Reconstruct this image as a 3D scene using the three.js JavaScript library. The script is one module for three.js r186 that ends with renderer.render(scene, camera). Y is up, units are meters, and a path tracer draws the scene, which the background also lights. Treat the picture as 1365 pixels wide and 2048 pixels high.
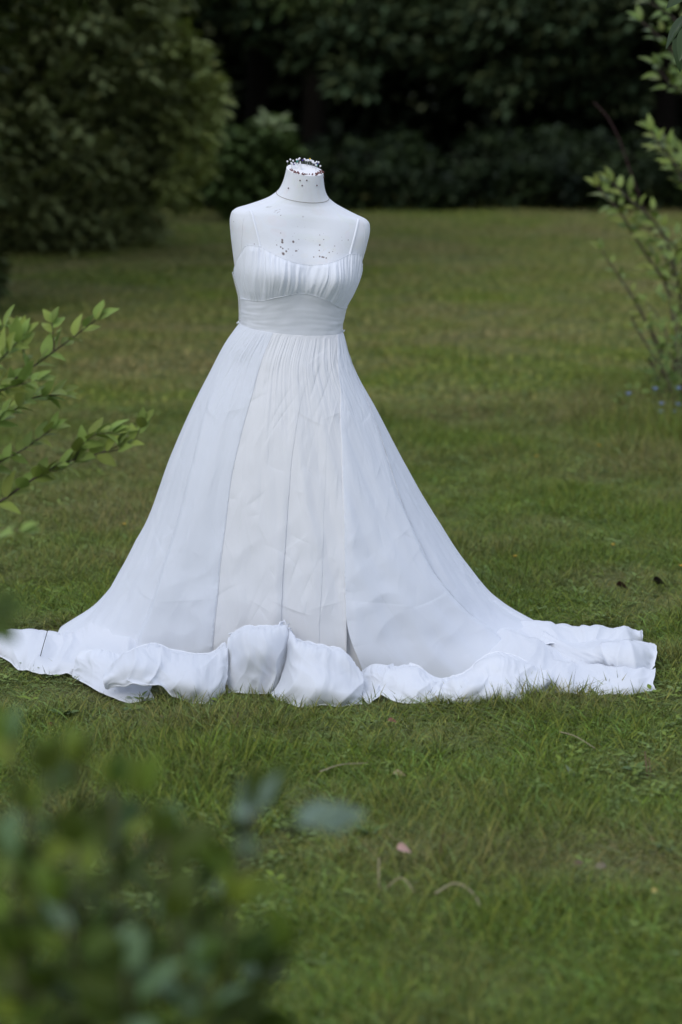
import * as THREE from 'three';
import { mergeGeometries, mergeVertices } from 'three/addons/utils/BufferGeometryUtils.js';
import { ImprovedNoise } from 'three/addons/math/ImprovedNoise.js';

// ---------------------------------------------------------------- camera, sky, sun, exposure
const scene = new THREE.Scene();
const CAM_H = 1.75, FPX = 4818, TILT = Math.atan(860 / FPX);
const camera = new THREE.PerspectiveCamera(2 * Math.atan(1024 / FPX) * 180 / Math.PI, 1365 / 2048, 0.1, 400);
camera.position.set(0, CAM_H, 0);
camera.rotation.x = -TILT;
camera.focus = 7.15;
camera.userData.fStop = 2.15;

const renderer = new THREE.WebGLRenderer();
renderer.toneMapping = THREE.LinearToneMapping;
renderer.toneMappingExposure = 1.43;
renderer.shadowMap.enabled = true;

{ // overcast sky: brightest overhead, faintly blue
  const W = 256, H = 128, data = new Float32Array(W * H * 4), n = new ImprovedNoise();
  for (let j = 0; j < H; j++) for (let i = 0; i < W; i++) {
    const el = ((j + 0.5) / H - 0.5) * Math.PI, az = (i + 0.5) / W * Math.PI * 2;
    const s = Math.max(0, Math.sin(el)), c = Math.cos(el);
    const x = c * Math.cos(az), z = c * Math.sin(az);
    const cl = 1 + 0.10 * n.noise(x * 2.1 + 4, s * 3.1, z * 2.1) + 0.05 * n.noise(x * 5.1, s * 6, z * 5.1 + 9);
    const L = 0.56 * (1 + 0.75 * s) / 1.4 * cl, k = (j * W + i) * 4;
    data[k] = L * 0.85; data[k + 1] = L * 0.95; data[k + 2] = L * 1.19; data[k + 3] = 1;
  }
  const t = new THREE.DataTexture(data, W, H, THREE.RGBAFormat, THREE.FloatType);
  t.mapping = THREE.EquirectangularReflectionMapping; t.magFilter = THREE.LinearFilter; t.needsUpdate = true;
  scene.background = t; scene.environment = t;
}
const sun = new THREE.DirectionalLight(0xfffaf2, 0.85);
sun.position.set(-5, 8, 2); sun.target.position.set(0, 0, -7.3);
sun.castShadow = true; sun.shadow.radius = 60;
Object.assign(sun.shadow.camera, { left: -14, right: 14, top: 14, bottom: -14, near: 0.5, far: 60 });
scene.add(sun, sun.target);

// ---------------------------------------------------------------- helpers
const V = (x = 0, y = 0, z = 0) => new THREE.Vector3(x, y, z);
function mulberry(a) { return () => { a |= 0; a = a + 0x6D2B79F5 | 0; let t = Math.imul(a ^ a >>> 15, 1 | a); t = t + Math.imul(t ^ t >>> 7, 61 | t) ^ t; return ((t ^ t >>> 14) >>> 0) / 4294967296; }; }
const NZ = new ImprovedNoise(), noise = (x, y = 0, z = 0) => NZ.noise(x, y, z);
const lerp = THREE.MathUtils.lerp, clamp = THREE.MathUtils.clamp;
const smooth = (x, a = 0, b = 1) => { const t = clamp((x - a) / (b - a), 0, 1); return t * t * (3 - 2 * t); };
function table(rows, col) { // smooth interpolation in a table whose first column is the parameter
  const xs = rows.map((r) => r[0]), ys = rows.map((r) => r[col]), n = xs.length;
  const d = []; for (let i = 0; i < n - 1; i++) d.push((ys[i + 1] - ys[i]) / (xs[i + 1] - xs[i]));
  const m = ys.map((_, i) => i === 0 ? d[0] : i === n - 1 ? d[n - 2] : d[i - 1] * d[i] <= 0 ? 0 : 2 * d[i - 1] * d[i] / (d[i - 1] + d[i]));
  return (x) => {
    if (x <= xs[0]) return ys[0]; if (x >= xs[n - 1]) return ys[n - 1];
    let i = 0; while (x > xs[i + 1]) i++;
    const h = xs[i + 1] - xs[i], t = (x - xs[i]) / h, t2 = t * t, t3 = t2 * t;
    return (2 * t3 - 3 * t2 + 1) * ys[i] + (t3 - 2 * t2 + t) * h * m[i] + (3 * t2 - 2 * t3) * ys[i + 1] + (t3 - t2) * h * m[i + 1];
  };
}
// survey of the photograph: the ray of a place in it, met with the ground or with a distance
const FWD = V(0, -Math.sin(TILT), -Math.cos(TILT)), UPV = V(0, Math.cos(TILT), -Math.sin(TILT));
const ray = (px, py) => FWD.clone().addScaledVector(V(1, 0, 0), (px - 682.5) / FPX).addScaledVector(UPV, (1024 - py) / FPX);
const atZ = (px, py, z) => { const r = ray(px, py); const t = z / r.z; return V(r.x * t, CAM_H + r.y * t, z); };
const onFlat = (px, py) => { const r = ray(px, py), t = -CAM_H / r.y; return V(r.x * t, 0, r.z * t); };
const zRow = (g) => onFlat(682.5, g).z;
const P = (px, py, g) => atZ(px, py, zRow(g));           // stands (g - py) rows above the ground point of row g
function terrain(x, z) {
  const d = -z;
  let y = 0.46 * smooth(d, 9, 25) * 1.0 + Math.max(0, d - 25) * 0.012;
  y += 6.5 * smooth(d, 46, 66);  // invented rise behind the wood, added to block sky showing through
  y += 0.03 * noise(x * 0.35, z * 0.35, 3.3) * smooth(d, 8.6, 12) + 0.010 * noise(x * 1.7, z * 1.7, 7.7) * smooth(Math.abs(z + 7.3), 0.9, 1.6);
  return y;
}
function onLawn(px, py) {
  const r = ray(px, py); let t = 3;
  for (; t < 60; t += 0.05) if (CAM_H + r.y * t < terrain(r.x * t, r.z * t)) break;
  for (let k = 0; k < 12; k++) { const e = CAM_H + r.y * t - terrain(r.x * t, r.z * t); t += e / Math.max(0.03, -r.y) * 0.7; }
  return V(r.x * t, terrain(r.x * t, r.z * t), r.z * t);
}
const used = {};
function numbered(n) { if (!(n in used)) { used[n] = 0; return n; } used[n]++; return n + '_' + String(used[n]).padStart(3, '0'); }
function tag(o, label, category, group, kind) { if (label) o.userData.label = label; if (category) o.userData.category = category; if (group) o.userData.group = group; if (kind) o.userData.kind = kind; return o; }
function thing(name, label, category, pos = V(), group) { const o = new THREE.Group(); o.name = numbered(name); o.position.copy(pos); scene.add(o); return tag(o, label, category, group); }
function mesh(name, geo, mat, parent, at) { // geometry is given in world places unless at === 'local'
  const o = new THREE.Mesh(geo, mat); o.castShadow = o.receiveShadow = true;
  o.name = parent ? name : numbered(name);
  if (parent && at !== 'local') { parent.updateMatrixWorld(true); geo.applyMatrix4(parent.matrixWorld.clone().invert()); }
  (parent || scene).add(o); return o;
}
function gridGeo(nu, nv, fn, closed = false, uvs = [1, 1]) { // fn(u, v) -> Vector3; u across, v down
  const pos = [], uv = [], idx = [], cols = nu + 1;
  for (let j = 0; j <= nv; j++) for (let i = 0; i <= nu; i++) {
    const p = fn(closed && i === nu ? 0 : i / nu, j / nv); pos.push(p.x, p.y, p.z); uv.push(i / nu * uvs[0], (1 - j / nv) * uvs[1]);
  }
  for (let j = 0; j < nv; j++) for (let i = 0; i < nu; i++) { const a = j * cols + i, b = a + 1, c = a + cols, d = c + 1; idx.push(a, c, b, b, c, d); }
  const g = new THREE.BufferGeometry();
  g.setAttribute('position', new THREE.Float32BufferAttribute(pos, 3)); g.setAttribute('uv', new THREE.Float32BufferAttribute(uv, 2)); g.setIndex(idx);
  g.computeVertexNormals();
  if (closed) { const n = g.attributes.normal; for (let j = 0; j <= nv; j++) { const a = j * cols, b = a + nu, v = V(n.getX(a) + n.getX(b), n.getY(a) + n.getY(b), n.getZ(a) + n.getZ(b)).normalize(); n.setXYZ(a, v.x, v.y, v.z); n.setXYZ(b, v.x, v.y, v.z); } }
  return g;
}
function tubeGeo(pts, r0, r1 = r0, seg = 0, sides = 6) { // a tapering tube through points
  const curve = new THREE.CatmullRomCurve3(pts), n = seg || Math.max(4, pts.length * 4), fr = curve.computeFrenetFrames(n, false);
  return gridGeo(sides, n, (u, v) => {
    const k = Math.round(v * n), p = curve.getPointAt(Math.min(1, v)), a = u * Math.PI * 2, r = lerp(r0, r1, v);
    return p.addScaledVector(fr.normals[k], Math.cos(a) * r).addScaledVector(fr.binormals[k], Math.sin(a) * r);
  }, true, [1, 4]);
}
function cr(a, b, c, d, t) { return 0.5 * (2 * b + (c - a) * t + (2 * a - 5 * b + 4 * c - d) * t * t + (3 * b - a - 3 * c + d) * t * t * t); }
function patch(rows, opt = {}) { // a bicubic sheet through survey points [px, py, g]
  const R = rows.length, C = rows[0].length, pt = rows.map((r) => r.map(([x, y, g]) => P(x, y, g)));
  const get = (j, i) => { const jj = clamp(j, 0, R - 1), ii = clamp(i, 0, C - 1); return pt[jj][ii]; };
  return (u, v) => {
    const fu = u * (C - 1), fv = v * (R - 1), i = Math.min(C - 2, Math.floor(fu)), j = Math.min(R - 2, Math.floor(fv)), tu = fu - i, tv = fv - j, out = V();
    for (const k of ['x', 'y', 'z']) {
      const q = [-1, 0, 1, 2].map((dj) => cr(get(j + dj, i - 1)[k], get(j + dj, i)[k], get(j + dj, i + 1)[k], get(j + dj, i + 2)[k], tu));
      out[k] = cr(q[0], q[1], q[2], q[3], tv);
    }
    return out;
  };
}

// ---------------------------------------------------------------- textures and materials
function noiseTexture(size, fn, srgb = false) {
  const d = new Uint8Array(size * size * 4);
  for (let j = 0; j < size; j++) for (let i = 0; i < size; i++) {
    const c = fn(i / size, j / size), k = (j * size + i) * 4;
    for (let q = 0; q < 3; q++) d[k + q] = clamp(Math.round((Array.isArray(c) ? c[q] : c) * 255), 0, 255);
    d[k + 3] = 255;
  }
  const t = new THREE.DataTexture(d, size, size); t.wrapS = t.wrapT = THREE.RepeatWrapping; t.magFilter = THREE.LinearFilter; t.minFilter = THREE.LinearMipmapLinearFilter; t.generateMipmaps = true;
  if (srgb) t.colorSpace = THREE.SRGBColorSpace; t.needsUpdate = true; return t;
}
const tile = (u, v, f, s) => { const a = u * 2 * Math.PI, b = v * 2 * Math.PI, r = f / (2 * Math.PI); // seamless noise over a torus
  return (noise(Math.cos(a) * r + s, Math.sin(a) * r, Math.cos(b) * r + s * 1.7) + noise(Math.sin(b) * r + 3.1 + s, Math.cos(a) * r + 5.2, Math.sin(a) * r + s)) * 0.6; };
const crease = (() => { // pressed-in straight creases of thin cloth, seamless
  const S = 512, h = new Float32Array(S * S).fill(0), r = mulberry(88);
  for (let k = 0; k < 150; k++) {
    const cx = r() * S, cy = r() * S, L = 20 + 120 * r() * r(), an = (r() < 0.6 ? Math.PI / 2 : r() * Math.PI) + (r() - 0.5) * 0.9, dx = Math.cos(an), dy = Math.sin(an), w = 6 + 16 * r() * r(), A = (0.15 + 0.5 * r()) * (r() < 0.5 ? -1 : 1), step = r() * 0.7, cv = (r() - 0.5) * 0.004;
    const R = Math.ceil(L + 30);
    for (let y = -R; y <= R; y++) for (let x = -R; x <= R; x++) {
      const a = x * dx + y * dy, e = 1 - (a / L) ** 2; if (e <= 0) continue;
      const b = -x * dy + x * 0 + y * dx + cv * a * a; if (Math.abs(b) > 60) continue;
      h[((Math.round(cy + y) % S + S) % S) * S + (Math.round(cx + x) % S + S) % S] += A * e * e * (Math.exp(-Math.abs(b) / w) + step * Math.tanh(b / 6) * Math.exp(-Math.abs(b) / 22));
    }
  }
  return noiseTexture(S, (u, v) => 0.5 + 0.20 * h[Math.floor(v * S) * S + Math.floor(u * S)] + 0.14 * tile(u, v, 5, 11));
})();
const weave = noiseTexture(256, (u, v) => 0.5 + 0.25 * Math.sin(u * Math.PI * 2 * 48) * Math.sin(v * Math.PI * 2 * 48) + 0.2 * tile(u, v, 40, 3));
const lin = (r, g, b) => new THREE.Color().setRGB(r, g, b);
const std = (c, rough, o = {}) => new THREE.MeshStandardMaterial({ color: c, roughness: rough, side: THREE.DoubleSide, ...o });
const phys = (c, rough, o = {}) => new THREE.MeshPhysicalMaterial({ color: c, roughness: rough, side: THREE.DoubleSide, ...o });
const M = {
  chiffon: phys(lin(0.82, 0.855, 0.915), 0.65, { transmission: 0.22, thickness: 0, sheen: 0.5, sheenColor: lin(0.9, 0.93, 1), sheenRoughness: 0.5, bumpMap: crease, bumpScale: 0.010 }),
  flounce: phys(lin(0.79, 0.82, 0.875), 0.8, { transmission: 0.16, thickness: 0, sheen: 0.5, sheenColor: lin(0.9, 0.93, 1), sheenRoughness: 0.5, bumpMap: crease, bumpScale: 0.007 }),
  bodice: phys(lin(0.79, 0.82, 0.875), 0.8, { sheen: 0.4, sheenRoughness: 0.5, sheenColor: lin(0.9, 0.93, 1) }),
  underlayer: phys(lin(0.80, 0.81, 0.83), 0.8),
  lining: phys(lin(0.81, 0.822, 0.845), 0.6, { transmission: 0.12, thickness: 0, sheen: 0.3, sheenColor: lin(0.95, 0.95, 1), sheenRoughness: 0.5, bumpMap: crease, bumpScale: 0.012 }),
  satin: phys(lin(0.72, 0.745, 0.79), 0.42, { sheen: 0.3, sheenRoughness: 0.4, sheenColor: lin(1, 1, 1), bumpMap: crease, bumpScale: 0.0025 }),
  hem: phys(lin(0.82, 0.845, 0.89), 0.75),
  jersey: null,
  seam: std(lin(0.34, 0.32, 0.29), 0.9),
  redwood: std(lin(0.42, 0.045, 0.02), 0.5),
  bark: std(lin(0.06, 0.045, 0.032), 0.9), darkBark: phys(lin(0.018, 0.015, 0.012), 0.95, { specularIntensity: 0.2 }), twig: std(lin(0.10, 0.075, 0.05), 0.8),
};

// ---------------------------------------------------------------- setting: lawn
const rngL = mulberry(11);
const soil = noiseTexture(512, (u, v) => {
  const a = tile(u, v, 6, 1) * 0.5 + tile(u, v, 23, 4) * 0.7 + tile(u, v, 80, 9) * 0.6, t = clamp(0.5 + a, 0, 1);
  return [lerp(0.19, 0.42, t), lerp(0.22, 0.43, t), lerp(0.06, 0.20, t)];
}, true);
soil.repeat.set(60, 60);
{
  const N = 160, g = gridGeo(N, N, (u, v) => { const x = (u - 0.5) * 120 * (0.15 + 0.85 * Math.abs(u - 0.5) * 2), z = 15 - v * 110; return V(x, terrain(x, z), z); }, false, [1, 1]);
  const p = g.attributes.position, uv = g.attributes.uv;
  for (let i = 0; i < p.count; i++) uv.setXY(i, p.getX(i) / 90, p.getZ(i) / 90);
  const bump = soil.clone(); bump.colorSpace = THREE.NoColorSpace;
  tag(mesh('lawn', g, std(lin(1, 1, 1), 0.95, { map: soil, bumpMap: bump, bumpScale: 0.02 })), null, null, null, 'structure');
}

// ---------------------------------------------------------------- dress form
const ROLL = -5.2 * Math.PI / 180, YAW = 13 * Math.PI / 180, ZC = zRow(1310);
const waistC = atZ(583, 655, ZC);
const formM = new THREE.Matrix4().makeRotationFromEuler(new THREE.Euler(0, YAW, ROLL, 'ZYX')).setPosition(waistC);
const FT = [ // height from the waist, half width, front depth, back depth, squareness
  [-0.45, 0.10, 0.09, 0.10, 2.0], [-0.30, 0.165, 0.115, 0.125, 2.1], [-0.16, 0.176, 0.125, 0.13, 2.2], [0, 0.150, 0.108, 0.100, 2.2], [0.075, 0.157, 0.116, 0.100, 2.2], [0.115, 0.170, 0.124, 0.102, 2.2],
  [0.165, 0.186, 0.128, 0.106, 2.3], [0.22, 0.198, 0.122, 0.108, 2.4], [0.27, 0.208, 0.108, 0.104, 2.5], [0.31, 0.2135, 0.090, 0.092, 2.6], [0.33, 0.211, 0.079, 0.085, 2.6], [0.343, 0.200, 0.071, 0.080, 2.5],
  [0.356, 0.166, 0.064, 0.075, 2.3], [0.370, 0.130, 0.059, 0.070, 2.1], [0.384, 0.099, 0.056, 0.065, 2.0], [0.400, 0.078, 0.055, 0.062, 2.0], [0.420, 0.067, 0.054, 0.060, 2.0], [0.440, 0.061, 0.054, 0.058, 2.0], [0.46, 0.0575, 0.054, 0.057, 2.0], [0.474, 0.056, 0.053, 0.056, 2.0]];
const fa = table(FT, 1), fbf = table(FT, 2), fbb = table(FT, 3), fn_ = table(FT, 4);
const fk = table([[0.34, 0], [0.372, 0.14], [0.395, 0.30], [0.43, 0.30], [0.474, 0.27]].map((r) => r), 1);
function form(th, s, grow = 0) { // local point of the body at an angle (0 = front, + = wearer's left) and height
  const a = fa(s) + grow, n = 2 / fn_(s), si = Math.sin(th), co = Math.cos(th), b = (co > 0 ? fbf(s) : fbb(s)) + grow;
  const x = a * Math.sign(si) * Math.abs(si) ** n; let z = b * Math.sign(co) * Math.abs(co) ** n;
  if (co > 0) z += 0.032 * Math.exp(-(((Math.abs(x) - 0.085) / 0.060) ** 2) - (((s - 0.168) / 0.062) ** 2)) * smooth(co, 0, 0.35);
  if (co > 0 && s > 0.2 && s < 0.36) z -= 0.012 * Math.exp(-((x / 0.06) ** 2)) * smooth(s, 0.2, 0.26) * (1 - smooth(s, 0.3, 0.36));
  return V(x, s - fk(s) * z, z);
}
const formW = (th, s, grow = 0) => form(th, s, grow).applyMatrix4(formM);
function thetaOf(x, s) { let lo = -Math.PI / 2, hi = Math.PI / 2; for (let k = 0; k < 40; k++) { const m = (lo + hi) / 2; if (form(m, s).x < x) lo = m; else hi = m; } return (lo + hi) / 2; }
const footPos = V(waistC.x + 0.02, 0, ZC);
const dressForm = thing('dress_form', 'white dressmaker torso form with pin filled neck, wearing the white gown on the lawn', 'mannequin', footPos);
{ // jersey cover with mildew spots, mapped by angle and height
  const SZ = 2048, cv = document.createElement('canvas'); cv.width = cv.height = SZ; const c = cv.getContext('2d');
  c.fillStyle = 'rgb(226,229,233)'; c.fillRect(0, 0, SZ, SZ);
  const r = mulberry(5), S0 = -0.45, S1 = 0.474;
  for (let k = 0; k < 1500; k++) { c.fillStyle = `rgba(${200 + r() * 30 | 0},${196 + r() * 28 | 0},${186 + r() * 25 | 0},${0.03 + r() * 0.05})`; c.beginPath(); c.ellipse(r() * SZ, r() * SZ, 4 + r() * 50, 4 + r() * 35, r() * 3, 0, 7); c.fill(); }
  const inv = formM.clone().invert();
  function spot(px, py, rad, al) { // survey point on the chest -> angle and height
    let th = 0, s = 0.2;
    for (let k = 0; k < 60; k++) { const q = formW(th, s), t = atZ(px, py, q.z), l = t.applyMatrix4(inv); s += (l.y - form(th, s).y) * 0.6; s = clamp(s, S0, S1); th = thetaOf(clamp(l.x, -fa(s) * 0.98, fa(s) * 0.98), s); }
    const u = (th / (2 * Math.PI) + 0.5) * SZ, v = (1 - (s - S0) / (S1 - S0)) * SZ, kx = SZ / (2 * Math.PI) * 0.04 / form(th - 0.02, s).distanceTo(form(th + 0.02, s)), ky = SZ / 0.924;
    const g = c.createRadialGradient(0, 0, 0, 0, 0, 1); g.addColorStop(0, `rgba(66,52,50,${al})`); g.addColorStop(0.55, `rgba(96,80,76,${al * 0.75})`); g.addColorStop(1, 'rgba(150,135,130,0)');
    c.save(); c.translate(u, v); c.scale(rad / 655 * kx, rad / 655 * ky); c.fillStyle = g; c.beginPath(); c.arc(0, 0, 1, 0, 7); c.fill(); c.restore();
  }
  for (const [x, y, q, al] of [[565, 480, 2.6, 1], [565, 484.5, 3, 1], [587, 483.5, 3, 1], [562, 494, 2, .9], [566, 497, 2, .9], [573, 502.5, 2.4, .95], [567, 507.5, 3.6, .95], [592, 502, 2, .9], [594, 501.5, 1.6, .8], [577, 498, 1.3, .8], [554, 490, 1.3, .8], [562, 466, 1.2, .8], [640, 490, 2.1, .9], [639, 501, 1.6, .8], [648, 479, 1.4, .7], [640, 470, 1.2, .6], [659, 505, 1.6, .8], [670, 492, 1.3, .7], [666, 503, 1.2, .7], [628, 514, 1.6, .8], [640, 513, 2, .95], [645, 514, 2.2, .95], [648, 514.5, 2, .9], [653, 516, 1.8, .9], [697, 480, 1.4, .7], [598, 479, 1.1, .6], [502, 492, 1.5, .8], [509, 488, 1.3, .7], [464, 443, 1.2, .7], [535, 414, 1.6, .5], [606, 433, 2.6, .22], [562, 430.5, 1.2, .8], [555, 426, 1, .7], [540, 414, 3, .18], [553, 421, 2.2, .3], [558, 424, 2, .3], [550, 424, 1.6, .3], [560, 419, 1.4, .3]]) spot(x, y, q * 1.0, al * 0.95);
  for (let k = 0; k < 26; k++) spot(545 + r() * 150, 440 + r() ** 0.6 * 75, 0.5 + r() * 0.5, 0.25 + r() * 0.3);
  const map = new THREE.CanvasTexture(cv); map.colorSpace = THREE.SRGBColorSpace;
  M.jersey = phys(lin(1, 1, 1), 0.9, { map, sheen: 0.25, sheenRoughness: 0.6, bumpMap: weave, bumpScale: 0.0006 });
  M.jersey.bumpMap.repeat.set(9, 9);
  mesh('torso', gridGeo(180, 260, (u, v) => formW((u - 0.5) * 2 * Math.PI, lerp(S1, S0, v)), true), M.jersey, dressForm);
  // padded cap of the neck
  mesh('neck_cap', gridGeo(64, 14, (u, v) => { const th = u * 2 * Math.PI, q = Math.sin(v * Math.PI / 2), p = form(th, 0.474); const z0 = 0; p.x *= q; p.z = p.z * q; p.y = 0.474 - fk(0.474) * (p.z + z0) + 0.0055 * (1 - q * q) ** 0.5 - 0.003 * Math.exp(-((q / 0.35) ** 2)) - 0.0002; return p.applyMatrix4(formM); }, true), std(lin(0.83, 0.82, 0.83), 0.85), dressForm);
  mesh('cap_knob', (() => { const g = new THREE.LatheGeometry([[0, 0.024], [0.0015, 0.022], [0.0035, 0.012], [0.005, 0.004], [0.0075, 0.001], [0.008, -0.004]].map(([x, y]) => new THREE.Vector2(x, y)), 16); g.translate(-0.018, 0.476, 0.008); g.applyMatrix4(formM); return g; })(), std(lin(0.8, 0.8, 0.82), 0.6), dressForm);
  const ns = []; for (let k = 0; k <= 72; k++) ns.push(formW(k / 72 * Math.PI * 2, 0.398, 0.0006));
  mesh('neck_seam', tubeGeo(ns, 0.0009, 0.0009, 120, 5), M.seam, dressForm);
  for (const sd of [-1, 1]) { const pts = []; for (let k = 0; k <= 40; k++) { const t = k / 40, s = 0.338 - 0.22 * Math.sin(t * Math.PI) ** 0.9, th = sd * lerp(0.95, 2.15, t); pts.push(formW(th, Math.min(0.338, s), 0.0003)); } mesh('armhole_seam', tubeGeo(pts, 0.0006, 0.0006, 60, 4), std(lin(0.70, 0.71, 0.72), 0.9), dressForm); }
  // stand under the skirt: red wooden post and feet
  mesh('post', tubeGeo([waistC.clone().add(V(0.02, -0.3, 0)), footPos.clone().setY(0.3), footPos.clone().setY(0.12)], 0.018, 0.018, 8, 10), M.redwood, dressForm);
  const tip = P(521, 1393, 1406);
  for (const e of [V(tip.x, Math.max(0.014, tip.y), tip.z), V(footPos.x + 0.3, 0.02, footPos.z - 0.1), V(footPos.x - 0.2, 0.02, footPos.z - 0.28)])
    mesh('foot', tubeGeo([footPos.clone().setY(0.2), footPos.clone().lerp(e, 0.5).setY(0.14), footPos.clone().lerp(e, 0.92).setY(0.035), e], 0.014, 0.011, 12, 8), M.redwood, dressForm);
}

// ---------------------------------------------------------------- the gown
const gown = thing('wedding_dress', 'long white gown with gathered bodice, satin waistband and train spread on the grass', 'dress', V(waistC.x, 0, ZC));
const necks = table([[-3.2, 0.135], [-2.2, 0.135], [-1.75, 0.148], [-1.45, 0.176], [-1.15, 0.215], [-0.86, 0.246], [-0.66, 0.244], [-0.4, 0.224], [-0.15, 0.208], [0, 0.203], [0.15, 0.207], [0.4, 0.223], [0.66, 0.242], [0.86, 0.244], [1.15, 0.213], [1.45, 0.176], [1.75, 0.148], [2.2, 0.135], [3.2, 0.135]], 1);
const unders = table([[-3.2, 0.065], [-1.9, 0.070], [-1.3, 0.078], [-0.85, 0.080], [-0.4, 0.100], [0, 0.116], [0.4, 0.100], [0.85, 0.078], [1.3, 0.074], [1.9, 0.070], [3.2, 0.065]], 1);
const waists = (th) => 0.004 - 0.016 * (0.5 + 0.5 * Math.cos(th)) ** 1.6;
{
  const gath = (th, t) => {
    const sl = th * 1.0 + 0.20 * (1 - t) * Math.sin(th * 1.1 - 0.15) + 0.03 * noise(th * 3, t * 1.5, 2);
    const k = noise(sl * 13, t * 0.7, 1.5) + 0.6 * noise(sl * 27, t * 1.0, 8.1) + 0.3 * noise(sl * 55, t * 1.3, 4);
    const ridge = 1 - 2 * Math.abs(noise(sl * 9.5, t * 0.8, 21));
    return 0.0055 * k + 0.0036 * ridge;
  };
  const bod = (th, t) => { // t = 0 at neckline, 1 under the bust
    const s = lerp(necks(th), unders(th), t), fr = 1 - smooth(Math.abs(th), 0.9, 1.5);
    const end = Math.min(smooth(t, 0, 0.12), 0.35 + 0.65 * smooth(1 - t, 0, 0.16));
    const puff = 0.003 + 0.008 * Math.sin(Math.PI * Math.pow(t, 1.4)) * fr + (0.4 + 0.6 * end) * gath(th, t) * (0.35 + 0.65 * fr);
    return formW(th, s, Math.max(0.0012, puff + 0.002));
  };
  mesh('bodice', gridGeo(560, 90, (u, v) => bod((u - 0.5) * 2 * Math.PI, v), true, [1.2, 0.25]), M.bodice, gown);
  const ring = (f, n = 240) => { const a = []; for (let k = 0; k <= n; k++) a.push(f((k / n - 0.5) * 2 * Math.PI)); return a; };
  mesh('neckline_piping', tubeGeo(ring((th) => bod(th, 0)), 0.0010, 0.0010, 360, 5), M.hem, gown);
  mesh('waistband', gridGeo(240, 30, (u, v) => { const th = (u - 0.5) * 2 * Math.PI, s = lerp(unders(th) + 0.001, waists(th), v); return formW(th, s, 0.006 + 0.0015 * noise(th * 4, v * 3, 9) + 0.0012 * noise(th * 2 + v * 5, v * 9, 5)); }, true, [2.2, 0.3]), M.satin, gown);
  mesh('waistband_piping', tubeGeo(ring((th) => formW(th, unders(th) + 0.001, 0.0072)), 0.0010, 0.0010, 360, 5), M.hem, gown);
  for (const sd of [-1, 1]) {
    const xs0 = sd * 0.132, xs1 = sd * 0.163;
    const line = []; // up the chest and over the shoulder
    for (let k = 0; k <= 16; k++) { const t = k / 16, s = lerp(0.232, 0.346, t), x = lerp(xs0, xs1, t); line.push([thetaOf(x, s), s]); }
    for (let k = 1; k <= 12; k++) { const t = k / 12, s = lerp(0.346, 0.2, t), x = lerp(xs1, sd * 0.13, t); line.push([Math.PI - thetaOf(x, s), s]); }
    const c = new THREE.CatmullRomCurve3(line.map(([th, s]) => formW(th, s, 0.0022))), axis = V(1, 0, 0).transformDirection(formM);
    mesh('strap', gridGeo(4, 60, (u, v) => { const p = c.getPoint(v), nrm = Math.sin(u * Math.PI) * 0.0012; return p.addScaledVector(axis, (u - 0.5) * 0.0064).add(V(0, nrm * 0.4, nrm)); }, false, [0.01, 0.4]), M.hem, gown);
  }
  // lacing loops down both open back edges
  const loops = [];
  for (const sd of [-1, 1]) for (let k = 0; k < 17; k++) { const t = k / 16, th = sd * 1.66, s = lerp(0.15, 0.008, t), g = new THREE.TorusGeometry(0.0034, 0.0012, 5, 10); const p = formW(th, s, 0.0075); g.translate(p.x, p.y, p.z); loops.push(g); }
  const lp = mesh('lacing', mergeGeometries(loops), M.hem, gown); lp.userData.kind = 'stuff';
  for (const sd of [-1, 1]) { const p = formW(sd * 1.6, 0.0, 0.011); mesh('waist_bow', tubeGeo([p.clone().add(V(-0.006, 0.002, 0.002)), p.clone().add(V(-0.001, 0.006, 0.004)), p.clone().add(V(0.003, -0.002, 0.003)), p.clone().add(V(0.007, 0.003, 0.001))], 0.0022, 0.0016, 14, 6), M.hem, gown); }
}
// skirt: rings between the two outlines
const SK = [ // v, left x, left y, right x, right y, front reach, back reach, row of centre
  [0, 481, 644, 684, 667, 0.112, 0.11, 1310], [0.07, 452, 684, 697, 708, 0.145, 0.14, 1310], [0.14, 425, 730, 716, 748, 0.178, 0.18, 1309], [0.25, 387, 802, 754, 815, 0.225, 0.24, 1308], [0.4, 339, 914, 810, 925, 0.285, 0.33, 1307],
  [0.55, 297, 1030, 868, 1032, 0.340, 0.42, 1306], [0.7, 248, 1124, 930, 1131, 0.385, 0.5, 1305], [0.82, 206, 1196, 975, 1191, 0.42, 0.56, 1303], [0.91, 172, 1236, 1014, 1226, 0.44, 0.6, 1302], [1, 98, 1284, 1105, 1278, 0.455, 0.63, 1302]];
const sk = [1, 2, 3, 4, 5, 6, 7].map((c) => table(SK, c));
const foldLines = [ // [row, x] down the front, raised side (+1 right, -1 left), height at waist and hem, width
  [[[660, 545], [760, 520], [830, 503], [980, 468], [1240, 446], [1400, 440]], -1, 0.001, 0.012, 0.24],
  [[[650, 500], [760, 440], [960, 392], [1240, 318], [1400, 270]], 1, 0.001, 0.052, 0.26],
  [[[690, 634], [830, 602], [1000, 580], [1240, 570], [1400, 566]], -1, 0.000, 0.020, 0.15],
  [[[672, 668], [800, 680], [1000, 684], [1290, 690], [1400, 692]], 1, 0.002, 0.018, 0.24],
  [[[672, 655], [800, 655], [1000, 650], [1290, 640], [1400, 636]], -1, 0.000, 0.006, 0.14],
  [[[680, 688], [830, 740], [1010, 800], [1130, 850], [1200, 888], [1270, 934], [1330, 985], [1400, 1050]], -1, 0.002, 0.060, 0.20],
  [[[700, 700], [900, 790], [1100, 905], [1200, 970], [1280, 1040], [1400, 1150]], 1, 0.002, 0.030, 0.14],
].map(([pts, side, a0, a1, w]) => ({ f: table(pts, 1), side, a0, a1, w }));
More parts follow.
